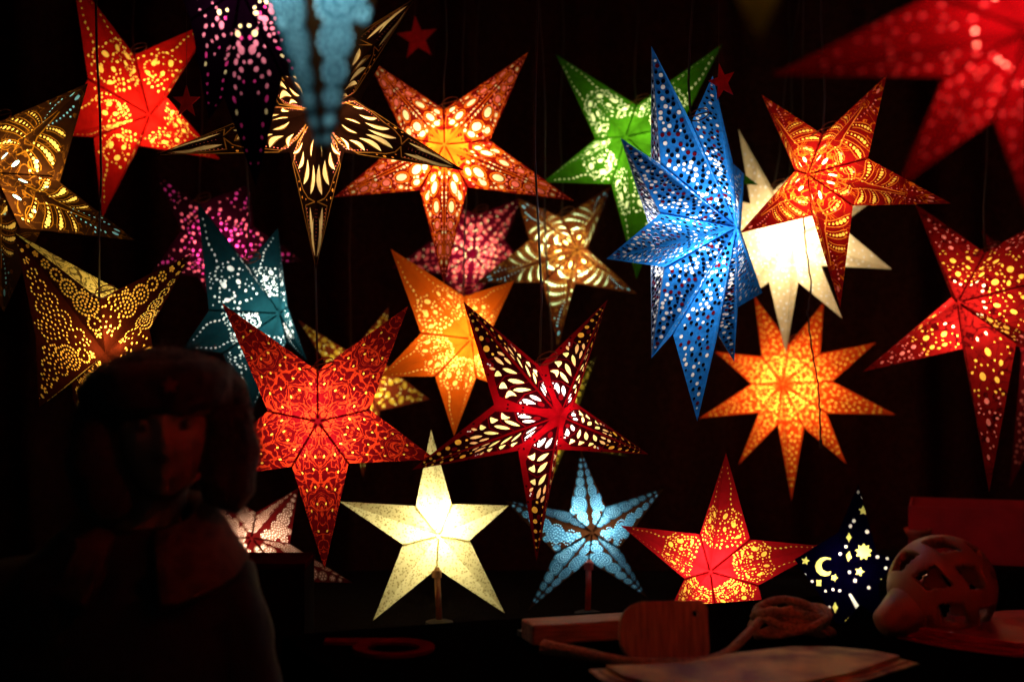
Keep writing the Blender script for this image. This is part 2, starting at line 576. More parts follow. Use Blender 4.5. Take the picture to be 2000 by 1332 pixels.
def rosette(cx, cy, rad, dot, gap=1.0, m=0, ring=3.1):
    out = [(cx, cy)]
    n = max(1, int(round(rad / (dot * ring))))
    for k in range(1, n + 1):
        rr = rad * k / n
        c = max(5, int(2 * math.pi * rr / (dot * 2.65 * gap)))
        for i in range(c):
            a = 2 * math.pi * (i + 0.5 * (k % 2)) / c
            out.append((cx + rr * math.cos(a), cy + rr * math.sin(a)))
    return out


def pat_rosette(rng, dot=0.0075, disc=False, bigk=1.0, fill=90, ring=3.1):
    it, P = [], []
    for (u, s, r) in ((0.35, 0.50, 0.088), (0.50, 0.46, 0.066), (0.205, 0.52, 0.052), (0.42, 0.86, 0.03), (0.62, 0.50, 0.047), (0.72, 0.5, 0.034), (0.28, 0.84, 0.03), (0.81, 0.5, 0.022), (0.88, .5, 0.013), (0.13, 0.5, 0.026)):
        x, y = xy(u, s)
        r *= bigk
        if any((x - a_) ** 2 + (y - b_) ** 2 < (0.55 * (r + c_)) ** 2 for a_, b_, c_ in P):
            continue
        P.append((x, y, r))
        if disc:
            it.append(E(u, s, r * 1.06 + dot, None, 0, 0, False, 'print'))
        for px, py in rosette(x, y, r - dot, dot, 1.0, 0, ring):
            if any((px - a_) ** 2 + (py - b_) ** 2 < (c_ + dot * .6) ** 2 for a_, b_, c_ in P[:-1]):
                continue
            if py - dot < 0.003 or py + dot > wref(px) * 0.99:
                continue
            uu, ss = us(px, py)
            it.append(E(uu, ss, dot * rng.uniform(.85, 1.1), None, rng.uniform(0, 1), 0))
    for x, y, r in darts(rng, fill, (dot * 0.55,), 0.1, 0.93, 2.0, placed=P):
        u, s = us(x, y); it.append(E(u, s, r, None, 0, 0))
    return it


def pat_confetti(rng):
    it = []
    for x, y, r in darts(rng, 300, (0.0112, 0.0092, 0.0072), 0.08, 0.93, 1.28):
        u, s = us(x, y)
        q = rng.random()
        lit = 0.50 if 0.15 < u < 0.45 else 0.20
        it.append(E(u, s, r, None, 0, 0 if q < lit else (1 if q < lit + 0.85 * (1 - lit) else 2), False))
    return it


def pat_dots(rng, radii=(0.012, 0.009), n=70, u0=0.15, u1=0.85, gap=1.5, mats=1):
    it = []
    for x, y, r in darts(rng, n, radii, u0, u1, gap):
        u, s = us(x, y)
        it.append(E(u, s, r, r * rng.uniform(.8, 1), rng.uniform(0, 3), rng.randrange(mats), False))
    return it


def pat_purple(rng):
    it = []
    for i in range(9):
        u = 0.36 + 0.065 * i
        m = 0 if u < 0.5 else (1 if i % 5 != 4 else 2)
        r = 0.019 - 0.0013 * i
        it.append(E(u, 0.62 + 0.05 * math.sin(i * 2.1), r * rng.uniform(1.0, 1.5), r * .8, rng.uniform(-.6, .6), m, i < 5))
    for i, (u, s, r) in enumerate(((0.30, 0.30, 0.026), (0.27, 0.52, 0.018), (0.33, 0.50, 0.013), (0.24, 0.30, 0.014), (0.22, 0.62, 0.020), (0.40, 0.30, 0.017), (0.44, 0.42, 0.012),
                                   (0.36, 0.14, 0.014), (0.46, 0.20, 0.010), (0.18, 0.40, 0.012), (0.52, 0.32, 0.011), (0.20, 0.85, 0.009), (0.29, 0.86, 0.010))):
        it.append(E(u, s, r * rng.uniform(1, 1.3), r, rng.uniform(0, 3), (0, 0, 0, 1, 2)[i % 5], r > .015))
    return it


def pat_rows(rng):
    it = []
    for row, s in enumerate((0.22, 0.52, 0.80)):
        for i in range(17 - 2 * row):
            u = 0.14 + 0.045 * i + rng.uniform(-.008, .008)
            it.append(E(u, s + rng.uniform(-.07, .07), 0.0135 * rng.uniform(.6, 1.15), None, 0, 0))
    return it


def pat_blobs(rng):
    it, P = [], []
    for x, y, r in darts(rng, 60, (0.045, 0.03, 0.02), 0.1, 0.9, 1.0, placed=P):
        u, s = us(x, y)
        it.append(E(u, s, r * rng.uniform(.8, 1.5), r * .7, rng.uniform(0, 3), 0, False, 'print'))
    for x, y, r in darts(rng, 60, (0.014, 0.010), 0.1, 0.92, 3.0):
        u, s = us(x, y); it.append(E(u, s, r, None, 0, 0))
    return it


def pat_loops(rng):
    """groups of graded ovals inside printed loops"""
    it, P = [], []
    for (u, s, r, e, rot, m) in ((0.27, 0.45, 0.024, 1.4, 0.3, 0), (0.40, 0.32, 0.026, 1.25, 0.1, 0), (0.42, 0.68, 0.020, 1.3, 0.2, 0), (0.33, 0.74, 0.017, 1.5, -0.4, 0),
                                 (0.53, 0.40, 0.021, 1.2, 0, 1), (0.64, 0.45, 0.019, 1.5, 0.1, 1), (0.73, 0.4, 0.015, 1.4, 0, 1), (0.82, 0.42, 0.013, 1.7, 0, 1), (0.2, 0.3, 0.012, 1.5, 0, 2), (0.17, 0.6, 0.011, 1.5, 0.4, 2)):
        x, y = xy(u, s); P.append((x, y, r * 1.2))
        it.append(E(u, s, r * e * .78, r * .78, rot, m, r > .016))
    for x, y, r in darts(rng, 60, (0.0105, 0.008, 0.006), 0.2, 0.8, 1.5, placed=P):
        u, s = us(x, y); it.append(E(u, s, r * 1.1, r * .85, rng.uniform(0, 3), 1 if u > .5 else 0))
    for c in ((0.33, 0.12, 0.11, 0.075), (0.50, 0.1, 0.09, 0.06)):
        it.append(LINE([us(c[0] + c[2] * math.cos(a), max(0.01, c[1] + c[3] * math.sin(a))) for a in [i * .45 for i in range(14)]], 0.004))
    return it


# ------------------------------------------------------------------ one facet: paper with real openings, tissue set behind them
def item_polys(itm, L, a, b, Rm):
    def w(u):
        x = u * L
        return b * x / a if x < a else b * (L - x) / (L - a)

    def pt(u, s):
        u = max(0.0, min(1.0, u))
        return Vector((u * L, s * w(u)))
    k = itm['k']
    if k == 'abs':
        return [itm['pts']]
    if k in 'et':
        c = pt(itm['u'], itm['s'])
        rx, ry = itm['rx'] * Rm, itm['ry'] * Rm
        n = 6 if max(rx, ry) < 0.0028 else (8 if max(rx, ry) < 0.006 else 12)
        cs, sn = math.cos(itm['rot']), math.sin(itm['rot'])
        pts = []
        for i in range(n):
            q = 2 * math.pi * (i + .5) / n
            x, y = rx * math.cos(q), ry * math.sin(q)
            if k == 't':
                y *= 0.55 + 0.45 * math.cos(q)
            pts.append(Vector((c.x + x * cs - y * sn, c.y + x * sn + y * cs)))
        return [pts]
    if k == 'lens':
        p, q = pt(*itm['a']), pt(*itm['b'])
        d = q - p; ln = d.length
        if ln < 1e-5: return []
        d /= ln; nn = Vector((-d.y, d.x)); wd = itm['w'] * Rm
        pts = []
        for i in range(7):
            t = i / 6
            bow = itm['bend'] * ln * math.sin(math.pi * t)
            pts.append(p + d * ln * t + nn * (bow - wd * math.sin(math.pi * t) ** 0.8 * (0.75 + .5 * t) if 0 < i < 6 else bow))
        for i in range(5, 0, -1):
            t = i / 6
            bow = itm['bend'] * ln * math.sin(math.pi * t)
            pts.append(p + d * ln * t + nn * (bow + wd * math.sin(math.pi * t) ** 0.8 * (0.75 + .5 * t)))
        return [pts]
    if k == 'p':
        return [[pt(u, s) for u, s in itm['pts']]]
    if k == 'line':
        P = [pt(u, min(0.985, max(0.015, s))) for u, s in itm['pts']]
        hw = itm['w'] * Rm * 0.5
        out = []
        for p, q in zip(P[:-1], P[1:]):
            d = q - p
            if d.length < 1e-4: continue
            d.normalize(); nn = Vector((-d.y, d.x)) * hw; e = d * hw * 0.6
            out.append([p - e - nn, q + e - nn, q + e + nn, p - e + nn])
        return out
    return []


def cut_facet(C, Tp, Nn, items, Rm, inward):
    """returns paper (verts, faces, material idx, uv) and tissue pieces [(item idx, verts, faces)]"""
    L = (Tp - C).length
    ex = (Tp - C) / L
    dn = Nn - C
    a = dn.dot(ex)
    ey = dn - ex * a
    b = ey.length
    ey /= b
    a = max(0.02 * L, min(0.98 * L, a)) if not 0 < a < L else a
    nz = ex.cross(ey)
    if nz.dot(inward) < 0:
        nz = -nz
    sc = 1.0 / L
    unit = 0.5 * (Rm + L)
    v2 = [Vector((0, 0)), Vector((1, 0)), Vector((a * sc, b * sc))]
    faces = [[0, 1, 2]]
    owner = [None]
    mg = 0.0012

    def inside(p):
        if p.y < mg * .6: return False
        if p.x * b - p.y * a < mg * math.hypot(a, b): return False          # right of C->N
        return (L - p.x) * b - p.y * (L - a) > mg * math.hypot(L - a, b)
    for ii, itm in enumerate(items):
        for poly in item_polys(itm, L, a, b, unit):
            c = sum(poly, Vector((0, 0))) / len(poly)
            ok = itm['k'] == 'abs' or itm['cls'] == 'print'
            pp = poly
            for shrink in (() if ok else (1.0, 0.8, 0.6)):
                pp = [c + (p - c) * shrink for p in poly]
                if all(inside(p) for p in pp):
                    ok = True
                    break
            if not ok:
                continue
            area = sum(p.x * q.y - q.x * p.y for p, q in zip(pp, pp[1:] + pp[:1]))
            if area < 0:
                pp = pp[::-1]
            n0 = len(v2)
            v2 += [p * sc for p in pp]
            faces.append(list(range(n0, n0 + len(pp))))
            owner.append(ii)
    rv, _, rf, _, _, of = delaunay_2d_cdt(v2, [], faces, 1, 1e-6, True)
    P3 = [C + ex * (p.x * L) + ey * (p.y * L) for p in rv]
    uv = [(p.x * L / Rm, p.y * L / Rm) for p in rv]
    pf, pm, tis = [], [], {}
    for f, o in zip(rf, of):
        hole, pr = None, -1
        if 0 not in o: continue
        for k in o:
            if owner[k] is None: continue
            itm = items[owner[k]]
            if itm['cls'] == 'hole':
                if hole is None or owner[k] < hole: hole = owner[k]
            else:
                pr = max(pr, owner[k])
        if hole is not None:
            tis.setdefault(hole, []).append(f)
        else:
            pf.append(f); pm.append(0 if pr < 0 else 1 + items[pr]['m'])
    pieces = []
    for h, fl in tis.items():
        idx = {}
        vv, ff = [], []
        for f in fl:
            q = []
            for i in f:
                if i not in idx:
                    idx[i] = len(vv); vv.append(P3[i] + nz * 0.0007)
                q.append(idx[i])
            ff.append(tuple(q))
        pieces.append((h, vv, ff))
    return P3, pf, pm, uv, pieces


def compact(V, F, uv):
    idx, vv, uu, ff = {}, [], [], []
    for f in F:
        q = []
        for i in f:
            if i not in idx:
                idx[i] = len(vv); vv.append(V[i]); uu.append(uv[i])
            q.append(idx[i])
        ff.append(tuple(q))
    return vv, ff, uu


NAMES_LIGHT = 'bulb_light'


def star_lantern(label, D, apex, tips, notches, items, paper, films, prints=(), power=1.0, depth=0.30, yaw=None, pitch=None,
                 bulb=(1.0, 0.86, 0.66), back_items=None, hang=None, stand=None, seams=True, loop=True, centre=None, category='star lantern',
                 lit=True, px_holes=None, name='star_lantern', cord_mat=None, group='lit paper star lanterns', back_paper=None, bulb_px=None, lin=0.55, fwd=0.0, bdepth=None):
    n = len(tips)
    cx = sum(t[0] for t in tips) / n; cyy = sum(t[1] for t in tips) / n
    if centre: cx, cyy = centre
    Rpx = sum(math.hypot(t[0] - apex[0], t[1] - apex[1]) for t in tips) / n
    if yaw is None:
        yaw = math.degrees(math.asin(max(-.55, min(.55, 0.75 * (apex[0] - cx) / (depth * Rpx)))))
    if pitch is None:
        pitch = math.degrees(math.asin(max(-.5, min(.5, 0.75 * (cyy - apex[1]) / (depth * Rpx)))))
    ya, pi_ = math.radians(yaw), math.radians(pitch)
    nrm = Vector((math.sin(ya) * math.cos(pi_), -math.cos(ya) * math.cos(pi_), math.sin(pi_)))
    pc = at(cx, cyy, D)
    Tp = [hit(x, y, pc, nrm) for x, y in tips]
    Np = [hit(x, y, pc, nrm) for x, y in notches]
    Rm = sum((t - pc).length for t in Tp) / n
    d = depth * Rm
    Cf = hit(apex[0], apex[1], pc + nrm * d, nrm)
    foot = Cf - nrm * d
    Cb = foot - nrm * (d if bdepth is None else bdepth * Rm)
    base_z = min(p.z for p in Tp)
    origin = Vector((foot.x, foot.y, base_z))
    root = empty(name, origin)
    tag(root, label, category, group)
    mats = [paper] + list(prints) + ([back_paper] if back_paper else [])
    arms = []
    for i in range(n):
        A, B = Np[i - 1], Np[i]
        # tips of the paper bend a little, each arm folded slightly differently
        t = Tp[i]
        pv, pf, pm, puv = [], [], [], []
        small = []
        bigs = []
        for Nn in (A, B):
            its = items
            if px_holes:
                its = items + project_px(px_holes, Cf, t, Nn)
            P3, f, m, uv, pieces = cut_facet(Cf, t, Nn, its, Rm, foot - Cf)
            o = len(pv); pv += P3; puv += uv
            pf += [tuple(k + o for k in q) for q in f]; pm += m
            for h, vv, ff in pieces:
                (bigs if its[h]['big'] else small).append((its[h]['m'], vv, ff))
            P3, f, m, uv, pieces = cut_facet(Cb, t, Nn, back_items or [], Rm, foot - Cb)
            if back_paper: m = [len(mats) - 1 if q == 0 else q for q in m]
            o = len(pv); pv += P3; puv += uv
            pf += [tuple(k + o for k in q) for q in f]; pm += m
            for h, vv, ff in pieces:
                small.append((back_items[h]['m'], vv, ff))
        pv, pf, puv = compact(pv, pf, puv)
        arm = mesh_obj('arm', pv, pf, mats, root, origin, pm, puv)
        arms.append(arm)
        if small:
            V, F, MI = [], [], []
            for mi, vv, ff in small:
                o = len(V); V += vv; F += [tuple(k + o for k in q) for q in ff]; MI += [min(mi, len(films) - 1)] * len(ff)
            po = mesh_obj('perforations', V, F, films, arm, origin, MI)
            po['kind'] = 'stuff'
        for mi, vv, ff in bigs:
            mesh_obj('pane', vv, ff, films[min(mi, len(films) - 1)], arm, origin)
        if seams:
            V, F = [], []
            for c in (Cf,):
                dirn = (B - c); inw = (foot - c).normalized() * 0.004
                side = dirn.cross(inw).normalized() * 0.0022
                V = [c + dirn * 0.05 + inw - side, c + dirn * 0.05 + inw + side, B - dirn * 0.02 + inw + side, B - dirn * 0.02 + inw - side]
                F = [(0, 1, 2, 3)]
            mesh_obj('seam', V, F, paper, arm, origin)
    # the notch that points up carries the cord
    ti = max(range(n), key=lambda k: Np[k].z - 0.6 * abs(Np[k].x - foot.x))
    top = Np[ti]
    if hang is not None:
        hx = hang if isinstance(hang, (int, float)) and hang is not True else None
        p0 = top + Vector((0, 0, -0.004))
        if hx is not None:
            q = at(hx, 0, 1.0); p1 = Vector((q.x * p0.y, p0.y, ROOF - 0.058 + 0.05))
        else:
            p1 = Vector((p0.x + 0.01, p0.y, ROOF - 0.008))
        p1.z = 3.19
        seg = [p0.lerp(p1, k / 10) + Vector((0.006 * math.sin(k * 1.3 + foot.x * 9), 0.004 * math.cos(k), 0)) * (0 if k in (0, 10) else 1) for k in range(11)]
        v, f = tube(seg, 0.0026, 6); mesh_obj('power_cord', v, f, cord_mat or M_CORD, root, origin, smooth=True)
    if loop and stand is None:
        pts = []
        for k in range(15):
            q = 2 * math.pi * k / 14
            pts.append(top + Vector((0.016 + 0.022 * math.cos(q), -0.012, 0.016 + 0.013 * math.sin(q) + 0.006 * math.cos(q))))
        pts = [top + Vector((-0.035, -0.012, -0.008))] + [top + Vector((-0.008, -0.013, 0.01))] + pts
        v, f = tube(pts, 0.0016, 5); mesh_obj('tie_string', v, f, M_STRING, root, origin, smooth=True)
    if stand:
        bx, by, mat = stand
        b = at(bx, by, D); b.y = foot.y; b.z = CT + 0.012
        bot = Np[min(range(n), key=lambda k: Np[k].z + 0.6 * abs(Np[k].x - foot.x))]
        v, f = tube([b, b.lerp(bot, .5), bot + Vector((0, 0, 0.004))], 0.0075, 10); mesh_obj('stand_pole', v, f, mat, root, origin, smooth=True)
        v, f = tube([bot + Vector((0, 0, -0.022)), bot + Vector((0, 0, -0.004))], 0.012, 12); mesh_obj('socket', v, f, mat, root, origin)
        v, f = tube([Vector((b.x, b.y, CT + 0.0005)), Vector((b.x, b.y, CT + 0.010)), Vector((b.x, b.y, CT + 0.016))], [0.034, 0.034, 0.015], 20)
        mesh_obj('stand_base', v, f, M_CORD, root, origin)
    if lit:
        ld = bpy.data.lights.new(NAMES_LIGHT, 'POINT')
        ld.energy = BULB * power * Rm * Rm * 10.0
        ld.color = bulb
        ld.shadow_soft_size = 0.02
        ld.use_nodes = True
        nt = ld.node_tree
        em = nt.nodes['Emission']
        lf = nt.nodes.new('ShaderNodeLightFalloff')
        # light scattered about inside the paper shell fades more slowly than the bare bulb's
        lf.inputs['Strength'].default_value = 1.0
        ma = nt.nodes.new('ShaderNodeMath'); ma.operation = 'MULTIPLY'; ma.inputs[1].default_value = lin / Rm
        mb = nt.nodes.new('ShaderNodeMath'); mb.operation = 'MULTIPLY'; mb.inputs[1].default_value = 1.0 - lin
        mc = nt.nodes.new('ShaderNodeMath'); mc.operation = 'ADD'
        nt.links.new(lf.outputs['Linear'], ma.inputs[0]); nt.links.new(lf.outputs['Quadratic'], mb.inputs[0])
        nt.links.new(ma.outputs[0], mc.inputs[0]); nt.links.new(mb.outputs[0], mc.inputs[1])
        nt.links.new(mc.outputs[0], em.inputs['Strength'])
        lo = bpy.data.objects.new(NAMES_LIGHT, ld)
        COL.objects.link(lo)
        lo.parent = root
        lo.location = (hit(bulb_px[0], bulb_px[1], foot, nrm) if bulb_px else foot) + nrm * d * fwd - origin
    return root, foot, Rm


def project_px(holes, C, Tp, Nn):
    """cut-outs given where they sit on the lantern as seen in front view, carried onto this facet's plane"""
    L = (Tp - C).length; ex = (Tp - C) / L
    dn = Nn - C; a = dn.dot(ex); ey = dn - ex * a; ey.normalize()
    nz = ex.cross(ey)
    out = []
    for h in holes:
        pts = []
        for x, y in h['px']:
            p = hit(x, y, C, nz)
            pts.append(Vector(((p - C).dot(ex), (p - C).dot(ey))))
        out.append(dict(k='abs', pts=pts, m=h['m'], cls='hole', big=True, ol=0))
    return out

# ------------------------------------------------------------------ the lanterns
def seeded(fn, seed, *a, **k):
    return fn(random.Random(seed), *a, **k)


F_YEL = film_mat('tissue_yellow', (0.95, 0.55, 0.07))
F_WARM = film_mat('tissue_warm_white', (0.95, 0.80, 0.45))
F_WHITE = film_mat('tissue_white', (0.95, 0.92, 0.85))
F_COOL = film_mat('tissue_cool_white', (0.75, 0.90, 0.98))
F_PINK = film_mat('tissue_pink', (0.80, 0.12, 0.20))
F_ROSE = film_mat('tissue_rose', (0.95, 0.19, 0.15))  # at red stars' tips, stands in for light reddened inside
F_MAG = film_mat('tissue_magenta', (0.70, 0.045, 0.30))
F_BLUE = film_mat('tissue_sky_blue', (0.18, 0.50, 0.80))
F_NAVY = film_mat('tissue_navy', (0.002, 0.003, 0.008))
F_WINE = film_mat('tissue_wine', (0.10, 0.003, 0.010))
F_GOLD = film_mat('tissue_gold', (0.90, 0.42, 0.05))
F_AMBER = film_mat('tissue_amber', (0.85, 0.28, 0.03))
F_LEMON = film_mat('tissue_lemon', (0.90, 0.85, 0.22))
F_GREENW = film_mat('tissue_green_white', (0.80, 0.95, 0.45))
F_AQUA = film_mat('tissue_aqua', (0.25, 0.62, 0.68))

# red star, top left
star_lantern('bright red star lantern with yellow dot cut-outs at the top left', 3.85, (292, 225),
             [(141, -51), (422, 38), (430, 312), (200, 425), (118, 265)], [(262, 108), (325, 190), (272, 285), (183, 268), (172, 155)],
             seeded(pat_paisley, 3, 0.92, 80), paper_mat('paper_scarlet', (0.38, 0.005, 0.0025), mottle=.3), [F_YEL, F_WARM], power=1.0, hang=262)

# gilt star at the left edge
star_lantern('gilt brown star lantern with bead fans cropped by the left edge', 3.35, (-12, 338),
             [(172, 163), (265, 470), (8, 610), (-190, 420), (-130, 130)], [(102, 345), (38, 445), (-80, 470), (-110, 300), (-5, 240)],
             seeded(pat_peacock, 5, 1.25, 2), paper_mat('paper_umber', (0.022, 0.006, 0.001), mottle=.3, vine=((0.16, 0.05, 0.003), 7.0, 0.012)),
             [film_mat('tissue_straw', (0.95, 0.58, 0.09)), F_LEMON, F_AQUA], [paper_mat('print_gilt', (0.24, 0.085, 0.004))], power=1.5, hang=-60)

# gold-dotted maroon star on the left
star_lantern('maroon star lantern with rings of golden dots left of the fur hat', 3.1, (206, 690),
             [(28, 455), (374, 496), (335, 850), (160, 890), (76, 796)], [(194, 584), (292, 645), (250, 790), (140, 748), (70, 658)],
             seeded(pat_rosette, 7, 0.0092, False, 1.15, 40, 3.9), paper_mat('paper_maroon', (0.026, 0.0030, 0.0006), mottle=.3), [F_GOLD],
             power=1.2, depth=.31, fwd=.55, lin=.8, yaw=-3, pitch=-38, hang=190, centre=(198, 616), seams=False,
             back_paper=paper_mat('paper_gilt_lace', (1.0, 0.72, 0.14), vine=((0.06, 0.025, 0.008), 12.0, 0.05)))

# dark purple star, top
star_lantern('near-black purple star lantern with pink dots, long arm hanging down', 2.62, (470, -20),
             [(500, 365), (408, 236), (300, -150), (520, -330), (720, -160), (640, 150)],
             [(438, 190), (372, 40), (400, -130), (580, -150), (590, 10), (552, 150)],
             seeded(pat_purple, 8), paper_mat('paper_black_purple', (0.0025, 0.0003, 0.0025), (0.004, 0.001, 0.005)),
             [film_mat('tissue_blush', (0.70, 0.20, 0.34)), F_MAG, F_WARM], power=0.6, yaw=4, pitch=-4, hang=480)

# turquoise blurred star hanging close to the camera
star_lantern('turquoise lace star lantern out of focus, hanging close to the camera', 1.72, (575, -170),
             [(633, 332), (108, 4), (330, -560), (900, -560), (1120, -90)],
             [(503, -66), (420, -240), (628, -330), (850, -260), (737, -10)],
             seeded(pat_rosette, 12, 0.0115, True, 1.12, 0), paper_mat('paper_bark', (0.016, 0.009, 0.004), (0.02, 0.012, 0.006)),
             [film_mat('tissue_turquoise', (0.16, 0.46, 0.70))], [paper_mat('lace_teal', (0.035, 0.15, 0.25))], power=0.85, yaw=14, pitch=-3, depth=.28, hang=640)

# monarch-wing star
star_lantern('dark brown star lantern cut like monarch butterfly wings with gilt outlines', 3.08, (618, 218),
             [(812, -4), (907, 334), (617, 526), (303, 303), (440, 30)], [(688, 190), (672, 298), (566, 298), (545, 205), (610, 120)],
             seeded(pat_monarch, 1), paper_mat('paper_sepia', (0.008, 0.002, 0.0008), (0.02, 0.008, 0.004)),
             [film_mat('tissue_honey', (0.95, 0.66, 0.26)), F_AMBER, F_ROSE], [paper_mat('print_gold_line', (0.26, 0.095, 0.014))], power=0.95, yaw=-6, hang=614, seams=False)

# jewelled orange star
star_lantern('orange-red star lantern with dense jewelled ovals, rosy at the tips', 3.68, (868, 283),
             [(1032, 102), (1122, 393), (867, 556), (652, 386), (716, 112)], [(957, 275), (913, 366), (820, 372), (790, 270), (867, 214)],
             seeded(pat_ornate, 21), paper_mat('paper_flame', (0.20, 0.005, 0.003), mottle=.35, vine=((0.80, 0.14, 0.008), 8.0, 0.016)), [F_WARM, F_ROSE],
             [paper_mat('print_orange_and_glow', (0.95, 0.16, 0.008)), paper_mat('print_maroon', (0.10, 0.002, 0.003))], power=1.1, bulb=(1, .80, .52), hang=872)

# green star
star_lantern('leaf green star lantern with pale dot cut-outs behind the blue one', 4.05, (1222, 268),
             [(1086, 107), (1411, 86), (1482, 362), (1243, 546), (1060, 356)], [(1243, 206), (1330, 245), (1316, 352), (1194, 360), (1163, 272)],
             seeded(pat_paisley, 31, 0.95, 80), paper_mat('paper_leaf', (0.028, 0.125, 0.003), mottle=.35), [F_GREENW, F_GREENW], power=1.0, hang=1242)

# big blue star turned sideways
BLUE_IT = seeded(pat_confetti, 41)
star_lantern('large blue nine-pointed star lantern with punched dots, turned sideways', 3.16, (1438, 444),
             [(1272, 90), (1392, 148), (1454, 340), (1489, 572), (1434, 706), (1362, 823), (1272, 700), (1184, 506), (1212, 270)],
             [(1350, 240), (1432, 320), (1447, 450), (1441, 600), (1402, 652), (1314, 652), (1298, 522), (1290, 417), (1291, 322)],
             BLUE_IT, paper_mat('paper_cobalt', (0.018, 0.22, 0.72), (0.02, 0.10, 0.28), mottle=.45, scale=90),
             [F_WHITE, F_NAVY, F_WINE], lin=.35, power=0.8, depth=0.31, bdepth=.15, back_paper=paper_mat('paper_lilac_grey', (0.16, 0.22, 0.36), mottle=.3), yaw=62, pitch=0, bulb=(1, .93, .85), back_items=BLUE_IT, centre=(1338, 452), hang=1350)

# cream white star behind
star_lantern('cream white many-pointed star lantern half hidden behind the ornate red one', 4.0, (1548, 462),
             [(1442, 252), (1604, 300), (1735, 372), (1742, 526), (1645, 622), (1535, 692), (1405, 622), (1372, 490), (1400, 385)],
             [(1510, 372), (1625, 362), (1640, 440), (1603, 519), (1559, 551), (1502, 551), (1455, 520), (1440, 450), (1466, 398)],
             seeded(pat_dots, 44, (0.013, 0.010), 40, .2, .8, 2.0), paper_mat('paper_cream', (0.92, 0.72, 0.40), mottle=.3, scale=26), [F_WHITE],
             power=1.6, lin=.7, yaw=-8, seams=False, hang=1600)

# red and gold ornate star
star_lantern('red star lantern with fans of golden beads and orange scrolls, right of centre', 3.42, (1578, 341),
             [(1487, 185), (1732, 147), (1858, 398), (1641, 602), (1444, 456)], [(1607, 263), (1695, 310), (1666, 402), (1586, 422), (1553, 334)],
             seeded(pat_peacock, 51, 1.12), paper_mat('paper_vermilion', (0.24, 0.004, 0.003), mottle=.3, vine=((0.85, 0.15, 0.008), 7.0, 0.013)), [F_YEL, F_ROSE, F_WARM],
             [paper_mat('print_orange_and_glow2', (0.80, 0.20, 0.02))], power=1.2, hang=1608)

# orange nine-pointed star
star_lantern('glowing orange nine-pointed star lantern with tiny dots and red tips', 4.35, (1528, 750),
             [(1473, 577), (1609, 590), (1711, 669), (1750, 810), (1653, 906), (1546, 978), (1442, 908), (1365, 817), (1397, 687)],
             [(1542, 672), (1602, 691), (1626, 745), (1614, 807), (1570, 835), (1519, 829), (1483, 805), (1468, 750), (1488, 697)],
             seeded(pat_dots, 61, (0.0155, 0.0125, 0.009), 90, .10, .90, 1.35), paper_mat('paper_tangerine', (0.62, 0.052, 0.004), mottle=.2), [film_mat('tissue_saffron', (1.0, 0.50, 0.05))], power=1.7, lin=.7, hang=1545)

# red star with loops, right edge
star_lantern('deep red star lantern with oval cut-outs cropped by the right edge', 3.72, (1870, 591),
             [(1787, 398), (2090, 395), (2120, 700), (1932, 962), (1685, 726)], [(1924, 494), (2050, 545), (1985, 670), (1881, 681), (1859, 580)],
             seeded(pat_loops, 71), paper_mat('paper_crimson', (0.18, 0.0035, 0.003), mottle=.3, vine=((0.035, 0.0006, 0.001), 7.0, 0.016)), [F_GOLD, F_ROSE, F_WARM],
             [paper_mat('print_darkred', (0.07, 0.001, 0.002))], power=1.1, hang=1926)

# another red star behind it, mostly out of frame
star_lantern('plain dark red star lantern mostly outside the right edge, two tips showing', 4.3, (2075, 640),
             [(1917, 450), (2160, 430), (2280, 640), (2180, 860), (1972, 952)], [(2030, 545), (2150, 570), (2150, 690), (2080, 745), (1996, 690)],
             seeded(pat_dots, 72), paper_mat('paper_claret', (0.14, 0.004, 0.006)), [F_ROSE], power=.6, hang=2060, yaw=0, pitch=0)

# magenta star
star_lantern('dark magenta star lantern with hot pink dots behind the teal one', 4.15, (430, 492),
             [(303, 338), (487, 360), (592, 509), (440, 640), (296, 532)], [(388, 398), (494, 442), (505, 520), (385, 540), (355, 450)],
             seeded(pat_dots, 81, (0.021, 0.014, 0.010), 36, .14, .92, 1.6, 2), paper_mat('paper_plum', (0.012, 0.0003, 0.003)), [F_PINK, F_MAG], power=1.3, hang=405)

# teal star
star_lantern('dark teal star lantern with pale blue dots beside the fur hat', 3.72, (546, 612),
             [(385, 394), (543, 445), (600, 705), (478, 832), (358, 682)], [(482, 516), (562, 600), (560, 668), (436, 690), (408, 606)],
             seeded(pat_paisley, 91, 0.92, 60), paper_mat('paper_teal', (0.003, 0.026, 0.037), mottle=.3), [F_COOL, F_BLUE], power=1.3, hang=484)

# floral red star
star_lantern('red star lantern printed with orange floral scrolls and pinprick lights', 3.22, (621, 823),
             [(434, 593), (797, 598), (852, 897), (634, 1112), (356, 942)], [(620, 724), (722, 800), (681, 905), (570, 911), (523, 803)],
             seeded(pat_dots, 101, (0.0105,), 34, .2, .82, 3.6),
             paper_mat('paper_floral', (0.13, 0.002, 0.004), mottle=.2, vine=((0.70, 0.040, 0.010), 12.0, 0.036)), [F_YEL], power=1.15, hang=621)

# yellow-orange star
star_lantern('amber yellow star lantern with clustered dots in the middle of the stall', 3.8, (920, 662),
             [(763, 486), (1004, 549), (1030, 772), (887, 852), (742, 736)], [(906, 578), (962, 640), (930, 738), (850, 735), (822, 651)],
             seeded(pat_paisley, 111, 0.9, 140), paper_mat('paper_amber', (0.62, 0.105, 0.004), mottle=.15), [film_mat('tissue_sun', (1.0, 0.66, 0.12)), F_WARM], power=1.15, hang=908)

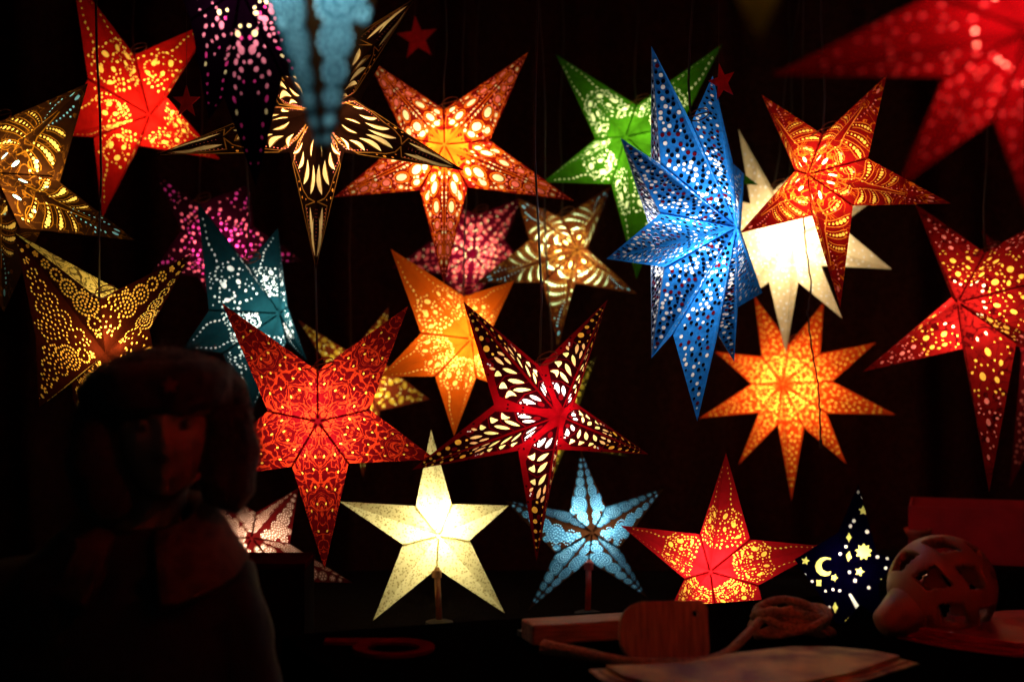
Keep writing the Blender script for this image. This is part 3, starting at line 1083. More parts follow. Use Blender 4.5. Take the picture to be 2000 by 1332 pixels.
# red and black butterfly star
star_lantern('red and black star lantern with butterfly-wing panes in cream and yellow', 3.02, (1094, 812),
             [(905, 589), (1187, 585), (1267, 887), (1048, 1097), (803, 918)], [(1054, 714), (1123, 786), (1090, 878), (1012, 880), (965, 790)],
             seeded(pat_butterfly, 1), paper_mat('paper_ruby', (0.13, 0.0005, 0.002), mottle=.25), [film_mat('tissue_cream', (0.95, 0.80, 0.30)), F_GOLD, film_mat('tissue_peach', (0.95, 0.55, 0.22)), F_WHITE],
             [paper_mat('print_black', (0.013, 0.0003, 0.001)), paper_mat('print_red', (0.11, 0.001, 0.003))], power=1.1, hang=1040, seams=False)

# brown, green and gold star at the back
star_lantern('small gold-green star lantern with curved bead rows and brown tips', 4.15, (1128, 487),
             [(1010, 387), (1194, 363), (1246, 575), (1090, 678), (929, 553)], [(1097, 425), (1147, 487), (1123, 553), (1060, 552), (1034, 469)],
             seeded(pat_peacock, 121, 1.2, 1), paper_mat('paper_hazel', (0.06, 0.012, 0.002), mottle=.4, vine=((0.22, 0.08, 0.008), 7.0, 0.014)), [film_mat('tissue_lime', (0.72, 0.90, 0.42)), F_AQUA, F_LEMON],
             [paper_mat('print_ochre', (0.24, 0.12, 0.02))], bulb=(1, .97, .85), power=1.7, hang=1098)

# pink lace star at the back
star_lantern('raspberry pink lace star lantern behind the jewelled orange one', 4.45, (925, 498),
             [(852, 380), (1019, 387), (1028, 520), (912, 604), (764, 523)], [(930, 420), (985, 470), (960, 540), (862, 535), (858, 462)],
             seeded(pat_blobs, 131), paper_mat('paper_raspberry', (0.09, 0.001, 0.010)), [F_WARM], [paper_mat('print_pink', (0.90, 0.12, 0.13))], power=0.9, hang=935)

# little green-gold star behind the floral one
star_lantern('small gold and green star lantern peeking out behind the floral red one', 4.25, (705, 742),
             [(581, 624), (760, 598), (840, 780), (709, 933), (580, 800)], [(685, 690), (752, 712), (742, 802), (672, 800), (650, 730)],
             seeded(pat_blobs, 141), paper_mat('paper_russet', (0.16, 0.025, 0.006)), [F_LEMON], [paper_mat('print_goldgreen', (0.62, 0.42, 0.03))], power=1.1, hang=690)

# yellow lace star behind the butterfly one
star_lantern('yellow lace star lantern peeking out behind the red and black one', 3.95, (1085, 815),
             [(1000, 720), (1166, 695), (1228, 893), (1070, 960), (960, 870)], [(1078, 760), (1128, 800), (1105, 872), (1030, 872), (1022, 795)],
             seeded(pat_blobs, 151), paper_mat('paper_olive', (0.05, 0.035, 0.004)), [F_LEMON], [paper_mat('print_yellow', (0.55, 0.45, 0.03))], power=.9, hang=1044)

# foreground red star, top right; front darkened against its raised bulb
star_lantern('big out-of-focus red star lantern close to the camera at the top right', 1.7, (2010, 60),
             [(1505, 148), (1752, 368), (2060, 560), (2480, 250), (2330, -330), (1760, -330)], [(1846, 150), (1942, 232), (2150, 200), (2230, 20), (2040, -150), (1822, -10)],
             [dict(q, m=1 if q['u'] < .26 and i % 3 == 1 else 0) for i, q in enumerate(seeded(pat_dots, 161, (0.0125, 0.010, 0.008), 16, .17, .8, 2.2))], paper_mat('paper_scarlet_deep', (0.045, 0.0002, 0.0005), mottle=.15), [film_mat('tissue_red', (0.10, 0.003, 0.005)), F_ROSE], power=2.6, depth=.27, yaw=-6, pitch=-4, hang=2060,  # paler tissue near the middle paints in hot spots around the bulb
             back_paper=paper_mat('paper_rear_red_boost', (3.0, 0.08, 0.06)))  # rear paper passes more light than real paper, to redden the face

# ---- lanterns standing on the counter
M_POLE = solid_mat('pole_wood', (0.30, 0.14, 0.06), 0.6, 0.25, 30, stretch=(6, 6, 1))
star_lantern('speckled cream table star lantern standing on a thin wooden pole', 3.5, (857, 1045),
             [(842, 838), (994, 987), (986, 1197), (729, 1211), (663, 979)], [(882, 984), (917, 1055), (853, 1110), (787, 1063), (812, 988)],
             [], paper_mat('paper_speckled', (0.80, 0.74, 0.34), mottle=.10, speck=((0.16, 0.12, 0.02), 165.0, 0.24)), [F_WARM], power=2.8, lin=.9, depth=.19,
             bulb_px=(853, 1018), stand=(858, 1221, M_POLE), group='star lanterns standing on the counter')
star_lantern('blue lace table star lantern with brown edges standing on a pole', 3.62, (1157, 1040),
             [(1135, 878), (1298, 953), (1265, 1167), (1031, 1192), (984, 975)], [(1183, 990), (1210, 1070), (1150, 1095), (1085, 1080), (1112, 1000)],
             seeded(pat_rosette, 171, 0.0085, True, 1.1), paper_mat('paper_brown_lace', (0.022, 0.008, 0.003)), [F_BLUE],
             [paper_mat('lace_blue', (0.03, 0.13, 0.24))], power=1.25, bulb_px=(1150, 1022), depth=.26, stand=(1148, 1203, solid_mat('pole_red', (0.30, 0.05, 0.03), .5, .2)), group='star lanterns standing on the counter')
star_lantern('bright red table star lantern with yellow dots standing behind the wooden tag', 3.36, (1387, 1116),
             [(1418, 884), (1618, 1067), (1505, 1246), (1282, 1246), (1213, 1026)], [(1465, 1053), (1481, 1143), (1400, 1205), (1337, 1130), (1367, 1043)],
             seeded(pat_paisley, 181, 0.85, 110), paper_mat('paper_signal_red', (0.36, 0.006, 0.010), mottle=.2), [F_YEL, F_WARM], power=1.1, depth=.26, loop=False, group='star lanterns standing on the counter')
star_lantern('dark red lace star lantern with pinkish rosettes low beside the person', 3.45, (492, 1050),
             [(583, 953), (690, 1138), (520, 1236), (360, 1130), (418, 948)], [(566, 1062), (560, 1135), (450, 1130), (425, 1050), (500, 1000)],
             seeded(pat_rosette, 191, 0.0095, True, 1.1), paper_mat('paper_oxblood', (0.10, 0.004, 0.004)), [film_mat('tissue_shell', (0.90, 0.58, 0.46))],
             [paper_mat('lace_shell', (0.30, 0.15, 0.10))], power=0.5, depth=.28, loop=False, group='star lanterns standing on the counter')


# navy star lantern with moon and stars
def px_star(cx, cy_, r, n=5, inner=.5, rot=0.0, m=0, sx=1.0):
    return dict(m=m, px=[(cx + sx * (r if k % 2 == 0 else r * inner) * math.sin(rot + math.pi * k / n), cy_ - (r if k % 2 == 0 else r * inner) * math.cos(rot + math.pi * k / n)) for k in range(2 * n)])


def px_dot(cx, cy_, r, m=1, sx=1.0):
    return dict(m=m, px=[(cx + sx * r * math.cos(q * math.pi / 4), cy_ + r * math.sin(q * math.pi / 4)) for q in range(8)])


moon = dict(m=0, px=[(1611 + 19 * math.cos(a), 1106 + 19 * math.sin(a)) for a in [math.radians(q) for q in (60, 90, 120, 150, 180, 210, 240, 270, 300)]]
            + [(1617 + 13 * math.cos(a), 1104 + 13 * math.sin(a)) for a in [math.radians(q) for q in (300, 260, 215, 180, 145, 100, 60)]])
HOL = [moon, px_star(1686, 997, 10), px_star(1687, 1077, 17, 9, .68), px_star(1679, 1116, 10, 5, .5, .3), px_star(1728, 1134, 10, 5, .5, .1),
       px_star(1658, 1049, 10, 4, .6, 0, 0, .6), px_star(1658, 1086, 11, 4, .6, .2, 0, .6), px_star(1657, 1213, 8), px_star(1631, 1186, 12, 4, .6, 0, 0, .5),
       px_star(1599, 1138, 9, 4, .6, .8, 0, .8), px_star(1629, 1128, 8, 5, .5, .4), px_star(1573, 1095, 9, 5, .5, .2)]
for x, y, r in ((1676, 961, 3.5), (1686, 971, 4), (1668, 1017, 4), (1661, 1027, 4), (1694, 1038, 4.5), (1652, 1067, 3.5), (1714, 1087, 4), (1659, 1117, 3.5), (1670, 1134, 4),
                (1697, 1147, 3.5), (1733, 1090, 3.5), (1730, 1109, 3.5), (1572, 1122, 3), (1586, 1135, 3), (1612, 1154, 3), (1627, 1151, 3), (1640, 1153, 3), (1620, 1185, 3), (1641, 1081, 3)):
    HOL.append(px_dot(x, y, r))
HOL.append(dict(m=1, px=[(1657, 1160), (1662, 1159), (1690, 1200), (1691, 1210), (1684, 1212)]))
star_lantern('small navy star lantern with yellow moon and star cut-outs beside the gourd', 2.78, (1650, 1106),
             [(1677, 945), (1752, 1092), (1724, 1212), (1640, 1228), (1552, 1092)], [(1712, 1080), (1716, 1140), (1680, 1180), (1600, 1160), (1636, 1040)],
             [], paper_mat('paper_navy', (0.0003, 0.0001, 0.0040), (0.002, 0.0015, 0.012)), [F_LEMON, F_WHITE], power=1.2, depth=.42, px_holes=HOL, loop=False, seams=False,
             name='moon_star_lantern', group='star lanterns standing on the counter')

# dim-fronted lit star close to the lens; strong bulb added as fill
star_lantern('dim ochre star lantern, a faint brown blur at the top edge', 1.3, (1480, -230),
             [(1482, 82), (1180, -200), (1330, -560), (1640, -560), (1790, -190)], [(1390, -110), (1340, -300), (1480, -400), (1620, -300), (1570, -110)],
             [], paper_mat('paper_ochre', (0.010, 0.0052, 0.0005), (0.02, 0.01, 0.003)), [F_WARM], power=3.5, hang=1480, yaw=0, pitch=0,
             back_paper=paper_mat('paper_rear_orange_boost', (1.7, 0.24, 0.045)))  # rear paper brightened to light the person and counter from in front


# flat red cut-out stars hung on threads between the lanterns
def flat_star(label, pts, d):
    V = [at(x, y, d) for x, y in pts]
    n = len(V)
    c = sum(V, Vector()) / n
    o = Vector((c.x, c.y, min(v.z for v in V)))
    root = empty('felt_star', o)
    tag(root, label, 'hanging ornament', 'flat red stars hung between the lanterns')
    V2 = [v + Vector((0, 0.004, 0)) for v in V]
    F = [tuple(range(n)), tuple(range(2 * n - 1, n - 1, -1))] + [(k, n + k, n + (k + 1) % n, (k + 1) % n) for k in range(n)]
    mesh_obj('star_panel', V + V2, F, solid_mat('felt_red', (0.75, 0.02, 0.035), .9, .15, 60), root, o)
    tp = max(V, key=lambda q: q.z)
    v, f = tube([tp + Vector((0, .002, -.003)), Vector((tp.x, tp.y + .002, 3.19))], 0.0008, 4); mesh_obj('thread', v, f, M_CORD, root, o)


def five(cx, cy_, r, rot, sx=1.0):
    return [(cx + sx * (r if k % 2 == 0 else r * .40) * math.sin(math.radians(rot) + math.pi * k / 5), cy_ - (r if k % 2 == 0 else r * .40) * math.cos(math.radians(rot) + math.pi * k / 5)) for k in range(10)]


flat_star('flat red cut-out star near the top left red lantern', five(364, 200, 33, 0, .85), 3.3)
flat_star('flat red cut-out star near the middle of the top edge', five(815, 75, 44, -6, .93), 4.1)
flat_star('flat red cut-out star above the tips of the blue lantern', five(1411, 161, 38, -14, .72), 3.0)

# ------------------------------------------------------------------ things on the counter
# wooden board
o = empty('wooden_board', onf(1137, 1247))
tag(o, 'narrow wooden board lying on the counter left of the wooden tag', 'board')
M_WOOD = solid_mat('pine', (0.42, 0.20, 0.09), 0.6, 0.35, 14, 0.15, stretch=(1, 10, 10))
v, f = box_vf((0, 0, 0.019), (0.215, 0.07, 0.037))
b = mesh_obj('plank', v, f, M_WOOD, o); b.rotation_euler.z = 0.30
bv = b.modifiers.new('bevel', 'BEVEL'); bv.width = 0.004; bv.segments = 2
v, f = box_vf((0, 0.05, 0.006), (0.215, 0.02, 0.01))
b = mesh_obj('strip', v, f, solid_mat('green_strip', (0.06, 0.07, 0.05), .5), o); b.rotation_euler.z = 0.30; b.location.z = 0.001

# leaning wooden tag with a hole
tagpos = onf(1300, 1288)
o = empty('wooden_tag', tagpos)
tag(o, 'rounded tan wooden tag with a hole, propped upright on the counter', 'wooden tag')
W, Hh, th = 0.156, 0.096, 0.018
out = []
for (cx_, cz_, r, a0) in ((W / 2 - .012, .012, .012, -90), (W / 2 - .016, Hh - .016, .016, 0), (-W / 2 + .045, Hh - .045, .045, 90), (-W / 2 + .03, .03, .03, 180)):
    for k in range(7):
        a = math.radians(a0 + 15 * k)
        out.append(Vector((cx_ + r * math.cos(a), cz_ + r * math.sin(a))))
hc = Vector((W / 2 - .022, Hh - .022))
hole = [hc + Vector((0.006 * math.cos(k * math.pi / 5), 0.006 * math.sin(k * math.pi / 5))) for k in range(10)]
v2, _, f2, _, _, of2 = delaunay_2d_cdt(out + hole, [], [list(range(len(out))), list(range(len(out), len(out) + 10))], 1, 1e-6, True)
bm = bmesh.new()
bvv = [bm.verts.new((p.x, 0, p.y)) for p in v2]
for ff, oo in zip(f2, of2):
    if 1 not in oo:
        bm.faces.new([bvv[i] for i in ff])
me = bpy.data.meshes.new('tag_panel'); bm.to_mesh(me); bm.free()
me.materials.append(solid_mat('tan_wood', (0.45, 0.27, 0.13), 0.7, 0.3, 16, 0.2, stretch=(10, 10, 1)))
tp = bpy.data.objects.new('tag_panel', me); COL.objects.link(tp); tp.parent = o
sm_ = tp.modifiers.new('solid', 'SOLIDIFY'); sm_.thickness = th
bv = tp.modifiers.new('bevel', 'BEVEL'); bv.width = 0.004; bv.segments = 2
tp.rotation_euler = (math.radians(-14), 0, math.radians(4)); tp.location = (0, 0, 0.004)
v, f = box_vf((0, 0.034, 0.02), (0.04, 0.03, 0.04)); mesh_obj('prop_block', v, f, M_WOODD, o)

# coiled rope
M_ROPE = solid_mat('rope', (0.42, 0.25, 0.12), 0.9, 0.35, 160, 0.6)
rc = onf(1545, 1250)
o = empty('coiled_rope', rc)
tag(o, 'coil of tan rope on the counter with its loose end trailing left', 'rope')
pts = []
for k in range(150):
    a = k * 0.2
    lay = k / 150
    pts.append(Vector((0.076 * math.cos(a) * (1 - 0.25 * abs(math.sin(a * .31))), 0.05 * math.sin(a) * (1 - .2 * math.cos(a * .23)), 0.012 + 0.050 * lay + 0.010 * math.sin(a * 1.7))))
v, f = tube(pts, 0.0085, 7); mesh_obj('coil', v, f, M_ROPE, o, smooth=True)
ends = [onf(1510, 1240, .055), onf(1462, 1268, .03), onf(1415, 1290, .012), onf(1340, 1304, .009), onf(1230, 1302, .009), onf(1150, 1288, .009), onf(1062, 1274, .009)]
pts = []
for k in range(60):
    t = k / 59 * (len(ends) - 1); i = min(int(t), len(ends) - 2); q = t - i
    p0, p1, p2, p3 = ends[max(i - 1, 0)], ends[i], ends[i + 1], ends[min(i + 2, len(ends) - 1)]
    p = 0.5 * ((2 * p1) + (p2 - p0) * q + (2 * p0 - 5 * p1 + 4 * p2 - p3) * q * q + (3 * p1 - p0 - 3 * p2 + p3) * q ** 3)
    p.z = max(p.z, CF + 0.0085) if k > 12 else p.z
    pts.append(p - o.location)
v, f = tube(pts, [0.0085 if k < 46 else 0.0085 + 0.0005 * (k - 46) for k in range(60)], 7); mesh_obj('loose_end', v, f, M_ROPE, o, smooth=True)


# flat-packed lanterns lying on the counter
def packed(name, label, outline, mat, h=0.012):
    V0 = []
    for x, y in outline:
        V0.append(onf(x, y, .002))
    c = sum(V0, Vector()) / len(V0)
    o = empty(name, Vector((c.x, c.y, CF)))
    tag(o, label, 'folded lantern', 'flat-packed paper lanterns on the counter')
    n = len(V0)
    for lay in range(3):
        k = 1.0 - 0.05 * lay
        z0 = CF + 0.002 + lay * (h / 3 + .0006)
        rot = Matrix.Rotation(0.03 * lay, 3, 'Z')
        A = [rot @ (p - c) * k + c for p in V0]
        bot = [Vector((p.x, p.y, z0)) for p in A]
        top = [Vector((p.x, p.y, z0 + h / 3 + 0.006 * math.sin(i * 2.1 + lay) ** 2 * (lay == 2))) for i, p in enumerate(A)]
        cen = Vector((c.x, c.y, z0 + h / 3 + (0.012 if lay == 2 else 0)))
        V = bot + top + [cen]
        F = [tuple(range(n))[::-1]] + [(i, (i + 1) % n, n + (i + 1) % n, n + i) for i in range(n)] + [(n + i, n + (i + 1) % n, 2 * n) for i in range(n)]
        mesh_obj('paper_fold', V, F, mat, o, o.location)
    return o


packed('packed_lantern', 'flat-packed cream and orange patterned paper lantern at the bottom edge',
       [(1795, 1300), (1740, 1286), (1660, 1272), (1560, 1276), (1400, 1291), (1250, 1304), (1150, 1312), (1180, 1335), (1300, 1360), (1500, 1365), (1680, 1335)],
       solid_mat('batik', (0.30, 0.055, 0.015), 0.6, 0.3, 11, 0.0, col2=(1.0, 0.70, 0.20)), 0.007)
packed('packed_lantern', 'flat-packed glossy red paper lantern at the bottom right corner',
       [(1752, 1248), (1850, 1228), (1980, 1212), (2100, 1215), (2120, 1290), (1980, 1285), (1850, 1268)],
       solid_mat('glossy_red', (0.55, 0.015, 0.03), 0.35, 0.3, 12, 0.1), 0.02)

# looped red ribbon
o = empty('red_ribbon', onf(738, 1266))
tag(o, 'dull red looped ribbon band lying at the front of the dark counter', 'ribbon')
pts = []
for k in range(60):
    t = k / 59
    if t < .3:
        p = Vector((-0.10 + 0.36 * t, 0.036, 0))
    else:
        a = math.radians(110 - 330 * (t - .3) / .7)
        p = Vector((0.03 + 0.060 * math.cos(a), -0.02 + 0.056 * math.sin(a), 0))
    pts.append(p)
V, F = [], []
for i, p in enumerate(pts):
    tt = (pts[min(i + 1, 59)] - pts[max(i - 1, 0)]).normalized(); nn = Vector((-tt.y, tt.x, 0)) * 0.013
    for q, z in ((p + nn, .009), (p - nn, .007), (p - nn, .001), (p + nn, .001)):
        V.append(Vector((q.x, q.y, z)))
for i in range(59):
    for k in range(4):
        F.append((i * 4 + k, i * 4 + (k + 1) % 4, (i + 1) * 4 + (k + 1) % 4, (i + 1) * 4 + k))
F += [(3, 2, 1, 0), (236, 237, 238, 239)]
mesh_obj('band', V, F, solid_mat('ribbon_red', (0.10, 0.0015, 0.003), .9, .2, 30, spec=0.0), o)

# pierced ceramic gourd lantern
GR = 0.088
gc = at(1842, 1137, 2.66); gc.z = CF + GR + 0.001
go = empty('pierced_gourd', Vector((gc.x, gc.y, CF)))
tag(go, 'round tan gourd with lattice of diamond holes and a stubby neck', 'gourd')
M_GOURD = solid_mat('gourd', (0.34, 0.12, 0.05), 0.5, 0.3, 9, 0.2)
nu, nv = 120, 80
axis = Matrix.Rotation(math.radians(0), 3, 'Y')
V, F = [], []
ax = Vector((-0.80, -0.30, -0.42)).normalized()          # neck direction
e1 = ax.cross(Vector((0, 0, 1))).normalized(); e2 = ax.cross(e1)
for j in range(nv + 1):
    ph = math.pi * j / nv
    rr = GR * (1 + 0.02 * math.sin(ph * 2))
    for i in range(nu):
        a = 2 * math.pi * i / nu
        V.append(ax * math.cos(ph) * rr + (e1 * math.cos(a) + e2 * math.sin(a)) * math.sin(ph) * rr)
for j in range(nv):
    for i in range(nu):
        u = i / nu; w_ = j / nv
        keep = True
        if 0.22 < w_ < 0.86:
            row = (w_ - 0.22) / 0.21; p = row % 1.0; q = (u * 7 + 0.5 * (int(row) % 2) + 0.35 * p) % 1.0
            if 0.20 < p < 0.84 and 0.22 < q < 0.80:
                keep = False
        if keep:
            F.append((j * nu + i, j * nu + (i + 1) % nu, (j + 1) * nu + (i + 1) % nu, (j + 1) * nu + i))
gb = mesh_obj('shell', V, F, M_GOURD, go, smooth=True); gb.location = (0, 0, GR + .001)
sd = gb.modifiers.new('solid', 'SOLIDIFY'); sd.thickness = 0.012; sd.offset = -1
n0 = ax * GR * 0.80
n1 = ax * GR * 1.72
n1 = Vector((n1.x, n1.y, max(n1.z, -GR + 0.030)))
v, f = tube([n0, n0.lerp(n1, .35), n0.lerp(n1, .7), n1, n1 + ax * .004], [GR * .66, GR * .52, GR * .38, GR * .28, GR * .2], 20)
nk = mesh_obj('neck', v, f, M_GOURD, go, smooth=True); nk.location = (0, 0, GR + .001)

# dark riser, red box and small bowl at the right
rp = at(1900, 1085, 3.8)
o = empty('display_riser', Vector((rp.x, 3.95, CT)))
tag(o, 'black display riser block on the counter beneath the red box', 'riser')
rh = rp.z - CT - 0.03
v, f = box_vf((0.08, 0, rh / 2 + .0005), (0.62, 0.36, rh)); bb = mesh_obj('block', v, f, M_CLOTH, o)
bv = bb.modifiers.new('bevel', 'BEVEL'); bv.width = 0.006; bv.segments = 2
M_BOX = solid_mat('red_card', (0.42, 0.012, 0.018), .6, .15, 18)
o = empty('red_box', Vector((rp.x + 0.06, 3.95, CT + rh + 0.001)))
tag(o, 'open dull red cardboard box on the riser at the right edge', 'box')
bw, bd, bh = 0.36, 0.24, 0.145
for nm, c, s in (('bottom', (0, 0, .003), (bw, bd, .005)), ('side_panel', (0, -bd / 2, bh / 2 + .006), (bw, .005, bh)), ('side_panel', (0, bd / 2, bh / 2 + .006), (bw, .005, bh)),
                 ('end_panel', (-bw / 2 + .003, 0, bh / 2 + .006), (.005, bd - .006, bh)), ('end_panel', (bw / 2 - .003, 0, bh / 2 + .006), (.005, bd - .006, bh))):
    v, f = box_vf(c, s); mesh_obj(nm, v, f, M_BOX, o)
o.rotation_euler.z = -0.30
bp = at(1793, 1000, 3.84)
o = empty('small_bowl', Vector((bp.x + .005, 3.86, CT + rh + .001)))
tag(o, 'small reddish bowl on the riser left of the red box', 'bowl')
prof = [(0.012, 0.0), (0.022, 0.004), (0.034, 0.022), (0.038, 0.034), (0.035, 0.034), (0.03, 0.022), (0.018, 0.009)]
V, F = [], []
for r, z in prof:
    for k in range(20):
        V.append(Vector((r * math.cos(k * math.pi / 10), r * math.sin(k * math.pi / 10), z + .06)))
for j in range(len(prof) - 1):
    for k in range(20):
        F.append((j * 20 + k, j * 20 + (k + 1) % 20, (j + 1) * 20 + (k + 1) % 20, (j + 1) * 20 + k))
F += [tuple(range(20))[::-1], tuple(range(120, 140))]
mesh_obj('cup', V, F, solid_mat('bowl_glaze', (0.55, 0.10, 0.04), .25, .2, 20), o, smooth=True)
v, f = tube([(0, 0, 0), (0, 0, .012), (0, 0, .064)], [0.026, 0.01, 0.012], 16); mesh_obj('foot', v, f, MATS['bowl_glaze'], o, smooth=True)

# dark box at the left part of the counter
bp = at(515, 1150, 3.12)
o = empty('dark_box', Vector((bp.x, 3.12, CT)))
tag(o, 'black box with dull red lid on the counter beside the person', 'box')
v, f = box_vf((0, 0, .105), (0.20, 0.15, .21)); bb = mesh_obj('body', v, f, M_CLOTH, o)
v, f = box_vf((0, 0, .2185), (0.206, 0.156, .014)); bb = mesh_obj('lid', v, f, solid_mat('lid_red', (0.02, 0.001, 0.001), .9, .2, spec=0.0), o)
bv = bb.modifiers.new('bevel', 'BEVEL'); bv.width = 0.003; bv.segments = 2

# dark cable hanging down in front of the cream and orange stars
o = empty('hanging_cable', at(1570, 430, 3.62))
tag(o, 'twisted black cable dangling in front of the cream and orange lanterns', 'cable')
px_ = [(1572, -100), (1568, 200), (1569, 425), (1574, 480), (1585, 560), (1577, 610), (1585, 680), (1597, 745), (1601, 800), (1603, 868)]
pts = [at(x, y, 3.62) - o.location for x, y in px_]
pts[0].z = 3.19 - o.location.z
fine = []
for i in range(len(pts) - 1):
    for k in range(6):
        p = pts[i].lerp(pts[i + 1], k / 6); fine.append(p + Vector((0.0012 * math.sin(k * 2.1 + i), 0.001 * math.cos(k * 2), 0)))
fine.append(pts[-1])
v, f = tube(fine, 0.0024, 6); mesh_obj('wire', v, f, M_CORD, o, smooth=True)
v, f = tube([pts[-1] + Vector((0, 0, .012)), pts[-1] + Vector((0, 0, -.01))], 0.004, 8); mesh_obj('plug', v, f, M_CORD, o)

# ------------------------------------------------------------------ the person in the fur hat
PD = 2.15
HC = at(292, 832, PD)                 # between the eyes
HEADC = Vector((HC.x, HC.y + 0.085, HC.z))
TURN = Matrix.Rotation(math.radians(14), 3, 'Z') @ Matrix.Rotation(math.radians(-3), 3, 'Y')


def sm(x, a, b):
    t = max(0.0, min(1.0, (x - a) / (b - a)))
    return t * t * (3 - 2 * t)


def g(x, z, cx, cz, sx, sz):
    return math.exp(-((x - cx) / sx) ** 2 - ((z - cz) / sz) ** 2)


def head_vf():
    V, F = [], []
    nu_, nv_ = 96, 72
    for j in range(nv_ + 1):
        ph = math.pi * j / nv_
        for i in range(nu_):
            a = 2 * math.pi * i / nu_
            rd = math.sin(ph) if ph < math.pi / 2 else max(0.0, math.sin(ph)) ** 0.42
            x = 0.074 * rd * math.sin(a)
            y = -0.093 * rd * math.cos(a)
            z = 0.116 * math.cos(ph)
            if z < 0:
                k = 1 - 0.42 * (z / -0.116) ** 2        # jaw narrows
                x *= k
                if y > 0: y *= 1 - 0.45 * (-z / .116)
                else: y *= 1 - 0.10 * (z / .116) ** 2
            if y < 0:
                f = 0
                f += 0.026 * g(x, z, 0, -0.040, 0.012, 0.014) + 0.015 * g(x, z, 0, -0.018, 0.009, 0.022)       # nose
                f += 0.007 * g(x, z, 0.014, -0.044, 0.007, 0.008) + 0.007 * g(x, z, -0.014, -0.044, 0.007, 0.008)
                f += 0.006 * g(x, z, 0.03, 0.022, 0.022, 0.008) + 0.006 * g(x, z, -0.03, 0.022, 0.022, 0.008)   # brows
                f -= 0.013 * g(x, z, 0.031, 0.002, 0.016, 0.011) + 0.013 * g(x, z, -0.031, 0.002, 0.016, 0.011)   # sockets
                f += 0.006 * g(x, z, 0.045, -0.028, 0.018, 0.018) + 0.006 * g(x, z, -0.045, -0.028, 0.018, 0.018)
                f += 0.008 * g(x, z, 0, -0.068, 0.020, 0.006) + 0.008 * g(x, z, 0, -0.080, 0.017, 0.006) - 0.005 * g(x, z, 0, -0.074, 0.022, 0.0028)
                f += 0.012 * g(x, z, 0, -0.103, 0.020, 0.012) - 0.004 * g(x, z, 0, -0.091, 0.02, 0.005)
                y -= f * sm(-y, 0.0, 0.03)
            V.append(Vector((x, y, z)))
    for j in range(nv_):
        for i in range(nu_):
            F.append((j * nu_ + i, j * nu_ + (i + 1) % nu_, (j + 1) * nu_ + (i + 1) % nu_, (j + 1) * nu_ + i))
    return V, F


def limb(pts, rad, sides=14):
    return tube(pts, rad, sides)


def ellip(c, r, nu_=24, nv_=16):
    V, F = [], []
    for j in range(nv_ + 1):
        ph = math.pi * j / nv_
        for i in range(nu_):
            a = 2 * math.pi * i / nu_
            V.append(Vector((c[0] + r[0] * math.sin(ph) * math.cos(a), c[1] + r[1] * math.sin(ph) * math.sin(a), c[2] + r[2] * math.cos(ph))))
    for j in range(nv_):
        for i in range(nu_):
            F.append((j * nu_ + i, j * nu_ + (i + 1) % nu_, (j + 1) * nu_ + (i + 1) % nu_, (j + 1) * nu_ + i))
    return V, F


def loft(rings, nseg=32):
    """rings: (centre, rx, ry)"""
    V, F = [], []
    for c, rx, ry in rings:
        for k in range(nseg):
            a = 2 * math.pi * k / nseg
            ca, sa = math.cos(a), math.sin(a)
            V.append(Vector(c) + Vector((rx * math.copysign(abs(ca) ** .85, ca), ry * math.copysign(abs(sa) ** .85, sa), 0)))
    for j in range(len(rings) - 1):
        for k in range(nseg):
            F.append((j * nseg + k, j * nseg + (k + 1) % nseg, (j + 1) * nseg + (k + 1) % nseg, (j + 1) * nseg + k))
    F += [tuple(range(nseg))[::-1], tuple(range((len(rings) - 1) * nseg, len(rings) * nseg))]
    return V, F


foot_pos = Vector((HEADC.x - 0.085, HEADC.y + 0.02, 0))
M_SKIN = solid_mat('skin', (0.40, 0.19, 0.14), 0.55, 0.10, 30)
bx0, by0 = foot_pos.x, foot_pos.y
hz = HEADC.z
parts = []
hv, hf = head_vf()
parts.append(([TURN @ q + HEADC for q in hv], hf))
parts.append(limb([(bx0, by0 + .03, hz - .26), (bx0 + .05, by0 + .028, hz - .16), (bx0 + .08, by0 + .02, hz - .05)], [.07, .05, .05], 20))
for s_ in (-1, 1):
    parts.append(ellip((HEADC.x + s_ * .073, HEADC.y + .012, HEADC.z - .012), (.012, .02, .032), 12, 10))
parts.append(loft([((bx0, by0 + .02, .90), .15, .10), ((bx0, by0 + .02, 1.05), .14, .095), ((bx0, by0 + .02, 1.22), .165, .11), ((bx0, by0 + .025, 1.34), .175, .10), ((bx0, by0 + .025, 1.405), .13, .075), ((bx0, by0 + .02, 1.44), .06, .055)]))
